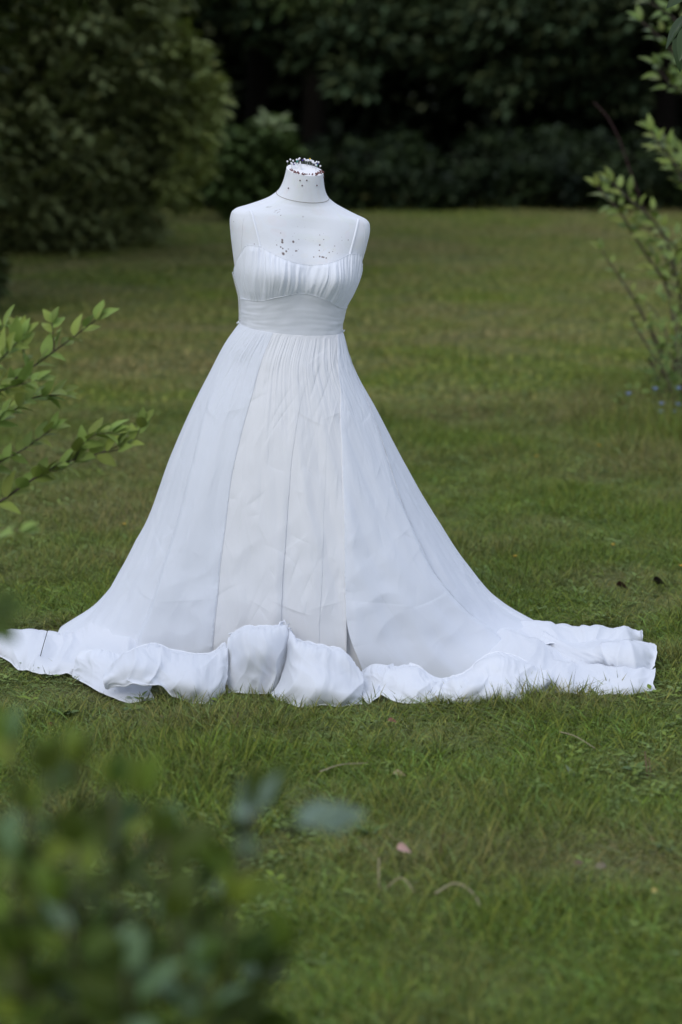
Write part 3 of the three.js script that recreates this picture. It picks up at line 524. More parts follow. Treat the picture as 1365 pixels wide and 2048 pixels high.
{ // leafy undergrowth at the foot of the open shrub
  const base = onLawn(1385, 840), d = base.z, t = thing('low_plant', 'leafy low undergrowth at the foot of the open shrub on the right edge', 'plant', base);
  const geos = [leafGeo(0.06, 0.03, 5, 2, 0.3, 0.2), leafGeo(0.05, 0.028, 5, 2, 0.2, 0.3)], mats = leafVar([0.13, 0.20, 0.045], 6, 0.6, 45), q = (x, y, dz = 0) => atZ(x, y, d + dz);
  for (const [x, y, n] of [[1315, 700, 26], [1350, 625, 30], [1290, 745, 22], [1330, 735, 26], [1262, 778, 18], [1320, 790, 22], [1365, 690, 24], [1240, 805, 14], [1300, 660, 22]]) leafyBranch(t, [q(lerp(1370, x, 0.2), 850, rngB() * 0.2), q(lerp(1370, x, 0.6), lerp(850, y, 0.55), rngB() * 0.2), q(x, y, rngB() * 0.2)], 0.004, 0.002, M.twig, geos, mats, { n, from: 0.15, size: [0.7, 1.15], spread: 0.09, out: 0.8, fwd: 0.6, tipLeaves: 2 }, rngB);
}
{ // taller shrub behind it, showing only at the upper right edge
  const base = onLawn(1440, 805), d = base.z, t = thing('tall_shrub', 'taller shrub whose pale leafy sprays enter at the upper right edge', 'shrub', base);
  const geos = [leafGeo(0.085, 0.04, 6, 2, 0.35, 0.25), leafGeo(0.075, 0.038, 6, 2, 0.2, 0.3), leafGeo(0.095, 0.042, 6, 2, 0.45, 0.2)];
  const mats = leafVar([0.20, 0.27, 0.06], 8, 0.5, 43), q = (x, y, dz = 0) => atZ(x, y, d + dz);
  const br = (pts, n, o = {}, r0 = 0.013, r1 = 0.004) => leafyBranch(t, pts, r0, r1, M.bark, geos, mats, { n: Math.round(n * 1.5), size: [0.8, 1.25], spread: 0.06, out: 0.8, fwd: 0.6, ...o }, rngB);
  br([q(1440, 805), q(1420, 500), q(1415, 300), q(1390, 180), q(1350, 110), q(1315, 70), q(1282, 42)], 30, { from: 0.6, tipLeaves: 5 });
  br([q(1442, 806), q(1430, 500, .2), q(1420, 250, .2), q(1385, 90, .2), q(1340, 30), q(1300, 5)], 30, { from: 0.6, tipLeaves: 5 });
  br([q(1390, 180), q(1365, 180), q(1340, 165), q(1312, 130)], 10, { from: 0.1, tipLeaves: 4 }, 0.005, 0.003);
  br([q(1420, 320), q(1390, 315), q(1350, 300), q(1318, 278)], 16, { from: 0.1, tipLeaves: 4 }, 0.005, 0.003);
}
{ // hanging twig at the top right, as far off as the gown
  const d = -7.1, t = thing('hanging_twig', 'twig of large dark glossy leaves hanging in at the top right corner', 'twig', atZ(1430, -60, d));
  const geo = leafGeo(0.145, 0.062, 12, 6, 0.28, 0.18, 0.02), geo2 = leafGeo(0.12, 0.055, 12, 6, 0.15, 0.2), mats = leafVar([0.045, 0.075, 0.022], 3, 0.32, 51, { transmission: 0.15 });
  const q = (x, y) => atZ(x, y, d);
  const b = mesh('branch', tubeGeo([q(1480, -80), q(1420, -20), q(1385, 30), q(1368, 62)], 0.005, 0.002, 16, 6), M.bark, t);
  const inv = t.matrixWorld.clone().invert();
  const add = (g, p, dir, n, k) => { const o = new THREE.Mesh(g, mats[k]); o.name = 'leaf'; o.castShadow = true; o.applyMatrix4(inv.clone().multiply(orient(o, p, dir, n))); b.add(o); };
  add(geo, q(1372, 44), q(1347, 128).sub(q(1372, 44)).add(V(0, 0, 0.03)), V(-0.6, 0.25, 0.75), 0);
  add(geo2, q(1374, 30), q(1344, 70).sub(q(1374, 30)).add(V(0, 0, -0.02)), V(-0.35, 0.8, 0.5), 1);
  add(geo2, q(1380, 50), q(1360, 105).sub(q(1380, 50)).add(V(0, 0, 0.05)), V(0.1, 0.5, 0.9), 2);
  add(geo2, q(1395, -40), q(1338, 6).sub(q(1395, -40)), V(-0.4, 0.3, 0.8), 1);
  add(geo, q(1395, 30), q(1440, 90).sub(q(1395, 30)), V(0.2, 0.8, 0.5), 2);
}
{ // bush close to the camera, lower left
  const d = -2.8, t = thing('garden_bush', 'dark green bush close to the camera at the lower left, strongly out of focus', 'shrub', V(-0.3, 0.0, d));
  const geos = [leafGeo(0.056, 0.037, 6, 4, 0.2, 0.2), leafGeo(0.050, 0.034, 6, 4, 0.3, 0.2), leafGeo(0.064, 0.040, 6, 4, 0.15, 0.25)];
  const mats = leafVar([0.05, 0.08, 0.010], 7, 0.45, 61, { transmission: 0.2, specularIntensity: 0.3 }).concat(leafVar([0.17, 0.235, 0.03], 3, 0.5, 63, { transmission: 0.25, specularIntensity: 0.3 }), leafVar([0.11, 0.17, 0.07], 1, 0.4, 62, { transmission: 0.1, specularIntensity: 0.8 }));
  const r = mulberry(909), q = (x, y, dz = 0) => atZ(x, y, d + dz);
  mesh('stem', tubeGeo([V(-0.30, 0, d), V(-0.29, 0.4, d), q(180, 2250)], 0.014, 0.008, 12, 8), M.bark, t);
  mesh('stem', tubeGeo([V(-0.34, 0, d - 0.05), V(-0.36, 0.4, d), q(20, 2200)], 0.012, 0.008, 12, 8), M.bark, t);
  mesh('stem', tubeGeo([V(-0.26, 0, d + 0.05), V(-0.2, 0.35, d + 0.02), q(420, 2300)], 0.012, 0.007, 12, 8), M.bark, t);
  const br = (pts, n, o = {}) => leafyBranch(t, pts, 0.0034, 0.0014, M.twig, geos, mats, { n, from: 0.1, size: [0.75, 1.2], spread: 0.012, out: 0.9, fwd: 0.5, up: 0.5, tipLeaves: 3, ...o }, r);
  const tips = [[20, 1470, 0], [95, 1535, .1], [160, 1515, -.05], [225, 1560, .05], [285, 1575, -.1], [60, 1610, .15], [330, 1660, .1], [400, 1720, 0], [10, 1700, .2], [150, 1680, .2], [240, 1700, -.15], [470, 1800, .1], [120, 1800, .25], [350, 1830, .2], [30, 1900, .2], [520, 1930, .0], [250, 1930, .25], [420, 1950, .2], [-80, 1560, .1], [-60, 1780, .1]];
  for (const [x, y, dz] of tips) { const bx = clamp(x * 0.75 + 60 + r() * 60, -100, 430), by = 2230; br([q(bx, by, dz * 0.3), q(lerp(bx, x, 0.4) + (r() - 0.5) * 50, lerp(by, y, 0.45), dz * 0.6), q(lerp(bx, x, 0.75), lerp(by, y, 0.8), dz), q(x, y + 10, dz)], 11, { from: 0.35, tipLeaves: 3 }); }
  br([q(400, 2230), q(440, 2000), q(470, 1780), q(505, 1660), q(520, 1610)], 7, { from: 0.6, tipLeaves: 2 });
  const pale = leafVar([0.12, 0.17, 0.12], 3, 0.5, 64, { transmission: 0.1, specularIntensity: 0.5 });  // sky reflection on these leaf tips is put into their grey-green colour
  leafyBranch(t, [q(470, 1780), q(520, 1700), q(590, 1665), q(640, 1655)], 0.003, 0.0014, M.twig, geos, pale, { n: 2, from: 0.7, tipLeaves: 3, size: [0.9, 1.2], up: 0.5 }, r);
  leafyBranch(t, [q(440, 1800), q(480, 1700), q(500, 1640), q(505, 1620)], 0.003, 0.0014, M.twig, geos, pale, { n: 2, from: 0.7, tipLeaves: 2, size: [0.9, 1.2], up: 0.5 }, r);
  br([q(430, 2230), q(500, 2050), q(540, 1960), q(565, 1900)], 6, { from: 0.3, tipLeaves: 2 });
  br([q(-200, 1300), q(-110, 1270), q(-50, 1235), q(-15, 1225)], 3, { from: 0.6, tipLeaves: 3 });
}

// ---------------------------------------------------------------- background shrubs and wood
function clump(n, len, wid, seed, cols) { // a spray of leaves round a point, leaf colours vary
  const r = mulberry(seed), gs = [];
  for (let k = 0; k < n; k++) {
    const g = leafGeo(len * (0.7 + r() * 0.6), wid * (0.8 + r() * 0.4), 3, 2, 0.2 + r() * 0.3, 0.25), a = k / n * 6.28 + r(), el = (r() - 0.35) * 1.2;
    const dir = V(Math.cos(a) * Math.cos(el), Math.sin(el), Math.sin(a) * Math.cos(el));
    g.applyMatrix4(orient(null, dir.clone().multiplyScalar(len * 0.15 * r()).add(V((r() - .5) * len, (r() - .5) * len, (r() - .5) * len)), dir, V((r() - .5) * 0.8, 1, (r() - .5) * 0.8)));
    const c = new Float32Array(g.attributes.position.count * 3), f = 0.7 + r() * 0.6, w = r(); for (let i = 0; i < c.length; i += 3) { c[i] = f * (0.9 + 0.3 * w); c[i + 1] = f; c[i + 2] = f * (1.1 - 0.3 * w); }
    g.setAttribute('color', new THREE.BufferAttribute(c, 3)); gs.push(g);
  }
  return mergeGeometries(gs);
}
function crown(parent, name, geo, mat, places, tint, seed) {
  const r = mulberry(seed), m = new THREE.InstancedMesh(geo, mat, places.length), T = new THREE.Matrix4(), Q = new THREE.Quaternion(), E = new THREE.Euler(), inv = parent ? parent.position.clone().negate() : V(), col = new THREE.Color();
  places.forEach((p, i) => {
    E.set((r() - 0.5) * 0.7, r() * 6.28, (r() - 0.5) * 0.7); Q.setFromEuler(E); const s = (p.s || 1) * (0.75 + r() * 0.5);
    T.compose(p.p.clone().add(inv), Q, V(s, s, s)); m.setMatrixAt(i, T);
    const f = 0.75 + r() * 0.5; col.setRGB(tint[0] * f * (p.c || 1), tint[1] * f * (p.c || 1), tint[2] * f); m.setColorAt(i, col);
  });
  m.name = parent ? name : numbered(name); m.castShadow = m.receiveShadow = true; m.userData.kind = 'stuff'; (parent || scene).add(m); return m;
}
function lobe(c, rx, ry, rz, n, r, shell = 0.55, s = 1) { const a = []; for (let k = 0; k < n; k++) { const d = V(r() * 2 - 1, r() * 2 - 1, r() * 2 - 1); if (d.lengthSq() > 1) { k--; continue; } d.normalize().multiplyScalar(lerp(shell, 1, Math.sqrt(r())) * (1 + 0.30 * noise(d.x * 3 + c.x, d.y * 3 + c.y, d.z * 3) + 0.22 * noise(d.x * 8 + c.x, d.y * 8, d.z * 8 + c.y))); a.push({ p: V(c.x + d.x * rx, c.y + d.y * ry, c.z + d.z * rz), s }); } return a; }
const leafMat = phys(lin(1, 1, 1), 0.6, { vertexColors: true, specularIntensity: 0.35 });
const clA = clump(9, 0.10, 0.045, 71), clB = clump(9, 0.13, 0.06, 72), clC = clump(10, 0.07, 0.045, 73), clD = clump(8, 0.24, 0.13, 74);
function limbs(parent, base, heads, r0, mat, name = 'trunk') { const gs = heads.map((h, i) => { const k = base.clone().add(V(Math.cos(i * 2.3) * r0 * 1.2, 0, Math.sin(i * 2.3) * r0 * 1.2)); return tubeGeo([k, k.clone().lerp(h, 0.4).add(V(0, h.y * 0.08, 0)), h], r0, r0 * 0.3, 10, 7); }); return mesh(name, mergeGeometries(gs), mat, parent); }
{ // big shrub, upper left
  const r = mulberry(301), base = onLawn(150, 500), d = base.z, k = -d / FPX, t = thing('large_shrub', 'big olive green broadleaf shrub filling the upper left behind the lawn', 'shrub', base);
  const lobes = [[40, 90, 170], [200, 40, 150], [280, 140, 98], [345, 205, 68], [130, 290, 175], [295, 300, 95], [40, 400, 118], [180, 415, 100], [285, 415, 66], [-90, 250, 210], [-70, 30, 220], [160, -160, 220], [-120, 430, 110], [270, -80, 120], [350, 300, 40]];
  let pl = [];
  for (const [x, y, q] of lobes) { const c = atZ(x, y, d + (r() - 0.6) * 0.7), R = q * k; pl = pl.concat(lobe(c, R, R, R * 1.15, Math.round(330 * (q / 130) ** 2), r, 0.45)); }
  for (let i = 0; i < 60; i++) { const t = r(), e = lobes[[1, 2, 2, 3, 3, 5, 5, 14, 8][i % 9]], a = lerp(-1.2, 0.9, t), x = e[0] + Math.cos(a) * e[2] * (0.95 + r() * 0.25), y = e[1] + Math.sin(a) * e[2] * (0.95 + r() * 0.2); pl = pl.concat(lobe(atZ(x, y, d + (r() - 0.3) * 0.8), 0.15, 0.06, 0.12, 9, r, 0.1, 0.9).map((o) => (o.c = 1.25, o))); }
  pl = pl.filter((o) => o.p.y > terrain(o.p.x, o.p.z) + 0.04);
  limbs(t, base, lobes.slice(0, 10).map(([x, y]) => atZ(x, y, d)), 0.05, M.darkBark);
  crown(t, 'crown', clA, leafMat, pl, [0.215, 0.250, 0.094], 302);
}
{ // dark shrub just outside the left edge, nearer
  const r = mulberry(311), base = onLawn(-160, 640), d = base.z, k = -d / FPX, t = thing('dark_shrub', 'dark shrub whose leaf tips show at the left edge below the big shrub, with an added unseen overhang shading the lawn', 'shrub', base);
  let pl = []; for (const [x, y, q] of [[-190, 470, 160], [-200, 300, 190], [-280, 420, 200], [-260, 100, 240], [-66, 548, 60], [-140, -120, 260], [80, -260, 240], [270, -330, 200]]) pl = pl.concat(lobe(atZ(x, y, d), q * k, q * k, q * k, 420, r, 0.4));
  for (const [x, y, z, q] of [[-4.5, 3.1, -15.1, 1.7], [-3.7, 4.6, -15.8, 1.8], [-4.3, 1.5, -15.4, 1.45], [-3.3, 3.6, -16.6, 1.5], [-2.25, 4.45, -16.8, 1.75], [-3.6, 1.6, -17.0, 1.0], [-3.0, 4.2, -14.6, 1.6]]) pl = pl.concat(lobe(V(x, y, z), q, q, q, 900, r, 0.3, 1.3));  // overhanging lobes out of view, added to shade the left lawn
  limbs(t, base, [[-150, 470], [-160, 300], [-260, 420]].map(([x, y]) => atZ(x, y, d)), 0.05, M.darkBark);
  crown(t, 'crown', clA, leafMat, pl.filter((o) => o.p.y > terrain(o.p.x, o.p.z)), [0.05, 0.07, 0.018], 312);
}
{ // light shrub beside it with a rosette at its top
  const r = mulberry(321), base = onLawn(530, 436), d = base.z + 0.4, k = -d / FPX, t = thing('slender_shrub', 'slender green shrub with a pale leaf rosette on top, right of the big shrub', 'shrub', base);
  let pl = []; for (const [x, y, q] of [[500, 310, 60], [545, 340, 65], [470, 370, 60], [560, 400, 50], [500, 420, 45], [545, 270, 32], [455, 300, 40]]) pl = pl.concat(lobe(atZ(x, y, d), q * k, q * k, q * k, 150, r, 0.3));
  limbs(t, base, [[545, 245], [500, 310], [470, 350]].map(([x, y]) => atZ(x, y, d)), 0.02, M.darkBark);
  crown(t, 'crown', clA, leafMat, pl, [0.075, 0.115, 0.028], 322);
  const ros = [], c = atZ(545, 262, d + 0.55); for (let i = 0; i < 15; i++) { const a = i * 2.4, e = 0.3 + (i % 5) * 0.22, dir = V(Math.cos(a) * Math.cos(e), Math.sin(e), Math.sin(a) * Math.cos(e)), g = leafGeo(0.25, 0.085, 5, 2, 0.2, 0.2); g.applyMatrix4(orient(null, c, dir, V(0, 1, 0.4))); ros.push(g); }
  const o = mesh('leaf_rosette', mergeGeometries(ros), std(lin(0.24, 0.29, 0.12), 0.6), t); o.userData.label = 'pale rosette of long leaves at the top';
}
{ // low dark hedge along the far side of the lawn
  const r = mulberry(331), pl = [], b0 = onLawn(900, 428), t = thing('low_hedge', 'low dark ivy like hedge along the far edge of the lawn', 'hedge', b0);
  for (let k = 0; k < 6500; k++) { const x = lerp(-3.2, 9, r()), z = b0.z - 0.15 - r() * 2.2 + 0.25 * noise(x * 1.3, 4), h = (0.40 + 0.34 * noise(x * 0.7, 1) + 0.22 * noise(x * 2.3, 2) + 0.15 * noise(x * 5, z * 2) + 0.25 * smooth(b0.z - z, 0.2, 1.6)); pl.push({ p: V(x, terrain(x, z) + h * Math.sqrt(r()), z), s: 1.1, c: 0.8 + 0.5 * noise(x * 2, z * 2, 4) }); }
  const st = []; for (let k = 0; k < 40; k++) { const x = lerp(-3, 9, k / 40), z = b0.z - 0.9; st.push(tubeGeo([V(x, terrain(x, z), z), V(x + 0.1, terrain(x, z) + 0.3, z), V(x - 0.05, terrain(x, z) + 0.6, z + 0.1)], 0.02, 0.008, 5, 5)); }
  mesh('stems', mergeGeometries(st), M.darkBark, t).userData.kind = 'stuff';
  crown(t, 'foliage', clC, leafMat, pl, [0.024, 0.042, 0.013], 332);
}
{ // trees of the wood behind
  const specs = [ // x, z, crown base, radius, height of crown centre, label, tint
    [-3.4, -29, 1.6, 3.4, 'tree behind the big shrub at the far left of the wood', 1], [-1.1, -31, 1.9, 3.2, 'tree standing in the dark gap behind the slender shrub', 0.9], [-0.36, -29.5, 1.75, 3.2, 'tree with low leafy boughs above the dress form', 1.05],
    [3.95, -30, 1.75, 3.3, 'tree with drooping boughs right of the dress form', 0.9], [6.4, -29, 1.6, 3.1, 'tree at the far right of the wood behind the open shrub', 0.7], [-6.8, -28, 1.2, 3.6, 'tree left of the wood, mostly beyond the left edge', 1], [9.6, -31, 1.2, 3.6, 'tree right of the wood, mostly beyond the right edge', 0.8]];
  specs.forEach(([x, z, cb, R, label, f], i) => {
    const r = mulberry(400 + i), y0 = terrain(x, z), base = V(x, y0, z), t = thing('tree', 'dark leafy ' + label, 'tree', base);
    const top = V(x + (r() - .5), y0 + cb + R * 1.6, z), heads = []; for (let k = 0; k < 6; k++) heads.push(V(x + Math.cos(k * 1.05) * R * 0.7, y0 + cb + R * (0.5 + r() * 0.7), z + Math.sin(k * 1.05) * R * 0.6));
    mesh('trunk', tubeGeo([base.clone().add(V(0, -0.1, 0)), base.clone().add(V(0.05, cb * 0.7, 0)), V(x, y0 + cb + R * 0.6, z), top], 0.16, 0.05, 14, 9), M.darkBark, t);
    for (const h of heads) mesh('limb', tubeGeo([V(x, y0 + cb * 0.95, z), V(lerp(x, h.x, 0.5), lerp(y0 + cb, h.y, 0.7), lerp(z, h.z, 0.5)), h], 0.07, 0.02, 8, 6), M.darkBark, t);
    let pl = lobe(V(x, y0 + cb + R * 1.25, z), R, R * 1.15, R, 2600, r, 0.5, 1.25);
    for (let k = 0; k < 13; k++) { const a = r() * 6.28, q = R * (0.45 + r() * 0.55), c = V(x + Math.cos(a) * q, y0 + cb + 0.35 + r() * 0.7, z + Math.sin(a) * q * 0.8 + 0.4); pl = pl.concat(lobe(c, 0.75, 0.26, 0.6, 85, r, 0.1, 1)); }
    if (i === 2 || i === 3) for (const [bx, by, q] of i === 2 ? [[530, 50, 45], [600, 110, 30], [665, 70, 55], [720, 30, 45], [760, 100, 50], [830, 55, 55], [880, 120, 35], [700, 160, 30], [910, 30, 40], [480, 20, 40], [640, 20, 50]] : [[960, 60, 50], [1000, 170, 45], [1060, 120, 50], [1120, 60, 50], [1150, 160, 45], [1190, 90, 45], [1240, 190, 40], [1010, 20, 50], [1210, 20, 60]]) { const c = atZ(bx, by, -26.3 - r() * 1.4), k = 27 / FPX; pl = pl.concat(lobe(c, q * k * 1.5, q * k * 0.8, q * k, Math.round(q * 1.5), r, 0.1, 1.1).map((o) => (o.c = 0.72, o))); }
    crown(t, 'crown', clB, leafMat, pl, [0.058 * f, 0.088 * f, 0.027 * f], 450 + i);
  });
  const r = mulberry(490), pl = []; // the depth of the wood reads as one mass
  for (let k = 0; k < 15000; k++) { const x = (r() * 2 - 1) * 22, z = -37 - r() * 9; pl.push({ p: V(x, terrain(x, z) + 10 * r() ** 1.2, z), s: 1.2 + r() * 0.8 }); }
  tag(crown(null, 'distant_wood', clD, leafMat, pl, [0.014, 0.022, 0.009], 491), 'dark mass of woodland foliage far behind the lawn', 'wood', null, 'stuff');
}

// ---------------------------------------------------------------- grass
const hemPoly = [[-70, 1262], [60, 1258], [160, 1255], [300, 1210], [900, 1210], [1050, 1248], [1275, 1262], [1308, 1300], [1304, 1382], [1180, 1390], [1090, 1386], [1050, 1402], [900, 1402], [760, 1390], [735, 1400], [690, 1404], [560, 1398], [548, 1380], [460, 1378], [438, 1384], [425, 1398], [350, 1385], [300, 1394], [255, 1400], [200, 1380], [155, 1346], [80, 1345], [30, 1330], [-70, 1292]].map(([x, y]) => onFlat(x, y));
function underDress(x, z) { let c = false; for (let i = 0, j = hemPoly.length - 1; i < hemPoly.length; j = i++) { const a = hemPoly[i], b = hemPoly[j]; if ((a.z > z) !== (b.z > z) && x < (b.x - a.x) * (z - a.z) / (b.z - a.z) + a.x) c = !c; } return c; }
function tuft(n, len, wid, spread, seed, dry) {
  const r = mulberry(seed), pos = [], col = [], idx = [];
  for (let k = 0; k < n; k++) {
    const a = r() * 6.28, lean = 0.15 + r() * 1.25, L = len * (0.45 + r() * 0.75), w = wid * (0.6 + r() * 0.7), bx = (r() - 0.5) * spread, bz = (r() - 0.5) * spread, f = 0.45 + r() * r() * 1.5, st = r() < dry;
    const c = st ? [2.2 * f, 1.7 * f, 2.2 * f] : [f * (0.8 + 0.4 * r()), f, f * (0.7 + 0.6 * r())], b0 = pos.length / 3, tw = r() * 3.1, sx = Math.cos(tw) * w / 2, sz = Math.sin(tw) * w / 2;
    for (let j = 0; j < 3; j++) { const t = j / 3, o = lean * L * t * t, y = L * t * (1 - 0.34 * lean * t); pos.push(bx + Math.cos(a) * o - sx * (1 - t * 0.35), y, bz + Math.sin(a) * o - sz * (1 - t * 0.35), bx + Math.cos(a) * o + sx * (1 - t * 0.35), y, bz + Math.sin(a) * o + sz * (1 - t * 0.35)); col.push(...c, ...c); }
    pos.push(bx + Math.cos(a) * lean * L, L * (1 - 0.34 * lean), bz + Math.sin(a) * lean * L); col.push(...c);
    idx.push(b0, b0 + 1, b0 + 2, b0 + 1, b0 + 3, b0 + 2, b0 + 2, b0 + 3, b0 + 4, b0 + 3, b0 + 5, b0 + 4, b0 + 4, b0 + 5, b0 + 6);
  }
  const g = new THREE.BufferGeometry(); g.setAttribute('position', new THREE.Float32BufferAttribute(pos, 3)); g.setAttribute('color', new THREE.Float32BufferAttribute(col, 3)); g.setIndex(idx); g.computeVertexNormals(); return g;
}
{
  const grass = new THREE.Group(); grass.name = numbered('grass'); grass.userData.kind = 'stuff'; scene.add(grass); tag(grass, 'shaggy green lawn grass mixed with dry straw blades', 'grass');
  const gm = phys(lin(1, 1, 1), 0.6, { vertexColors: true, transmission: 0.25, thickness: 0, specularIntensity: 0.5 });
  const r = mulberry(600), near = [0, 1, 2, 3].map((k) => tuft(11, 0.088, 0.0032, 0.05, 610 + k, [0.12, 0.2, 0.3, 0.1][k])), far = [0, 1].map((k) => tuft(16, 0.055, 0.0055, 0.16, 620 + k, 0.2));
  const lists = [[], [], [], [], [], []];
  const lush = (x, z) => 0.5 + 0.9 * noise(x * 1.6 + 3, z * 1.1, 1) + 0.5 * noise(x * 4.5, z * 3.2, 5);
  function add(x, z, isFar, mul = 1) {
    if (underDress(x, z)) return;
    const l = lush(x, z), dryP = clamp(0.2 + 0.8 * noise(x * 0.55 + 9, z * 0.8, 8) + 0.6 * noise(x * 2.6, z * 2.6, 2) + 0.2 * smooth(-z, 8.5, 13), 0, 0.85);
    const h = (0.35 + 0.65 * clamp(l, 0, 1.3)) * (0.6 + r() * 0.6) * mul, f = 0.8 + 0.4 * r();
    const c = [lerp(0.185, 0.270, dryP) * f, lerp(0.275, 0.285, dryP) * f, lerp(0.036, 0.095, dryP) * f];
    let hh = h; if (!isFar && mul === 1 && (underDress(x, z - 0.04) || underDress(x, z - 0.08) || underDress(x, z - 0.13))) { if (r() < 0.35) return; hh = Math.min(hh * 0.6, 0.24); };
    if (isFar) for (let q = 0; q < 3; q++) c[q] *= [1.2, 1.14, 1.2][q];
    const li = isFar ? 4 + (r() * 2 | 0) : r() < dryP * 0.5 ? 2 : (r() * 4 | 0);
    lists[li].push([x, z, hh, r() * 6.28, c]);
  }
  for (let k = 0; k < 95000; k++) { const z = -4.0 - 8.5 * Math.pow(r(), 0.85), hw = -z * 0.17 + 0.5; add((r() * 2 - 1) * hw, z, false); }
  for (let k = 0; k < 75000; k++) { const z = -12 - 16 * r(), hw = -z * 0.17 + 1.5; add((r() * 2 - 1) * hw, z, true); }
  for (let k = 0; k < 5000; k++) { const z = 1 - 5 * r(); add((r() * 2 - 1) * 1.6, z, false); }
  for (let k = 0; k < 7000; k++) { const z = -4.2 - 6.5 * r(), x = (r() * 2 - 1) * (-z * 0.17 + 0.4); if (!underDress(x, z - 0.14) && noise(x * 2.2 + 5, z * 1.8, 3) > -0.05) add(x, z, false, 1.45); }
  { const c = onLawn(1330, 860); for (let k = 0; k < 2600; k++) { const a = r() * 6.28, q = Math.sqrt(r()); add(c.x + Math.cos(a) * q * 0.5, c.z + Math.sin(a) * q * 1.6, false, 1.5 + 1.4 * (1 - q)); } }
  for (const [px, py, n] of [[885, 1420, 130], [960, 1422, 100], [1020, 1424, 50], [1180, 1405, 16], [1345, 1330, 200], [420, 1414, 18], [340, 1406, 14], [60, 1362, 20], [800, 1418, 14], [1090, 1412, 12]]) { const c = onFlat(px, py); for (let k = 0; k < n; k++) add(c.x + (r() + r() - 1) * 0.12, c.z + (r() + r() - 1) * 0.08 + 0.03, false, 1.35); }
  lists.forEach((l, i) => {
    const g = i < 4 ? near[i] : far[i - 4], m = new THREE.InstancedMesh(g, gm, l.length), T = new THREE.Matrix4(), Q = new THREE.Quaternion(), C = new THREE.Color();
    l.forEach(([x, z, h, a, c], k) => { Q.setFromAxisAngle(V(0, 1, 0), a); T.compose(V(x, terrain(x, z) - 0.002, z), Q, V(1, h, 1)); m.setMatrixAt(k, T); C.setRGB(...c); m.setColorAt(k, C); });
    m.name = 'grass_tufts'; m.userData.kind = 'stuff'; m.castShadow = m.receiveShadow = true; grass.add(m);
  });
}

{
  const r = mulberry(660), gs = [];
  for (let k = 0; k < 7; k++) { const a = k * 2.4, e = 0.3 + r() * 0.5, g = leafGeo(0.010 + r() * 0.010, 0.009, 3, 2, 0.2, 0.15), h = 0.012 + r() * 0.02; g.applyMatrix4(orient(null, V((r() - .5) * 0.04, h, (r() - .5) * 0.04), V(Math.cos(a) * Math.cos(e), Math.sin(e) * 0.6, Math.sin(a) * Math.cos(e)), V((r() - .5) * 0.5, 1, 0.4 * r()))); gs.push(g); }
  const g = mergeGeometries(gs), N = 4200, m = new THREE.InstancedMesh(g, phys(lin(1, 1, 1), 0.75, { transmission: 0.2, thickness: 0, specularIntensity: 0.25 }), N), T = new THREE.Matrix4(), Q = new THREE.Quaternion(), C = new THREE.Color();
  let n = 0; for (let t = 0; t < 60000 && n < N; t++) { const z = -4.2 - 8.5 * r(), x = (r() * 2 - 1) * (-z * 0.17 + 0.4); if (noise(x * 1.9 + 20, z * 1.5, 4) + 0.5 * noise(x * 6, z * 5, 9) < -0.15 + 0.8 * r() || underDress(x, z) || underDress(x, z - 0.08)) continue; Q.setFromAxisAngle(V(0, 1, 0), r() * 6.28); const s0 = 0.7 + r() * 0.9; T.compose(V(x, terrain(x, z), z), Q, V(s0, s0, s0)); m.setMatrixAt(n, T); const f = 0.8 + r() * 0.6; C.setRGB(0.16 * f, 0.22 * f, (0.035 + 0.04 * r()) * f); m.setColorAt(n, C); n++; }
  m.count = n; m.name = 'clover'; m.castShadow = m.receiveShadow = true; scene.add(m); tag(m, 'low clover and small leaved weeds spread through the near lawn', 'clover', null, 'stuff');
}
// ---------------------------------------------------------------- small things in the lawn
const rngS = mulberry(700);
function stalk(name, label, cat, pts, r0, mat, group) { const o = mesh(name, tubeGeo(pts, r0, r0 * 0.6, 20, 5), mat); return tag(o, label, cat, group); }
const strawM = std(lin(0.30, 0.26, 0.15), 0.8), redStem = std(lin(0.10, 0.035, 0.03), 0.7), darkStem = std(lin(0.03, 0.035, 0.03), 0.7);
const gp = (px, py, h = 0.02) => { const p = onLawn(px, py); p.y += h; return p; };
stalk('grass_stalk', 'thin dark grass stalk standing before the left end of the train', 'grass stalk', [gp(74, 1352, 0), P(82, 1310, 1356), P(97, 1257, 1358)], 0.0016, darkStem);
stalk('dry_stem', 'short reddish dry stem upright in the grass below the gown front', 'dry stem', [gp(472, 1472, 0), P(474, 1450, 1472), P(477, 1424, 1472)], 0.0022, redStem);
stalk('dry_stem', 'bent straw coloured stem in the grass below the left flounce', 'dry stem', [gp(344, 1472, 0.03), P(333, 1450, 1470), P(322, 1430, 1470)], 0.0018, std(lin(0.22, 0.16, 0.11), 0.8));
stalk('dry_stem', 'reddish dry stem upright in the lower middle of the lawn', 'dry stem', [gp(878, 1745, 0), P(882, 1700, 1745), P(887, 1665, 1745)], 0.0018, redStem);
stalk('dry_stem', 'paired tan dry stem at the right, left one of two', 'dry stem', [gp(1296, 1562, 0), P(1293, 1530, 1562), P(1290, 1502, 1562)], 0.0026, std(lin(0.2, 0.13, 0.08), 0.8));
stalk('dry_stem', 'paired tan dry stem at the right, right one of two', 'dry stem', [gp(1303, 1560, 0), P(1301, 1540, 1560), P(1298, 1515, 1560)], 0.0022, std(lin(0.2, 0.13, 0.08), 0.8));
stalk('straw', 'pale kinked straw lying in the blurred grass below the pink petal', 'straw', [P(758, 1715, 1790), P(763, 1780, 1800), gp(800, 1800, 0.05), gp(830, 1825, 0.045)], 0.0024, strawM);
stalk('straw', 'pale arched straw lying in the blurred grass at the lower middle', 'straw', [gp(870, 1832, 0.05), gp(910, 1822, 0.062), gp(945, 1835, 0.055), gp(962, 1852, 0.04)], 0.0026, strawM);
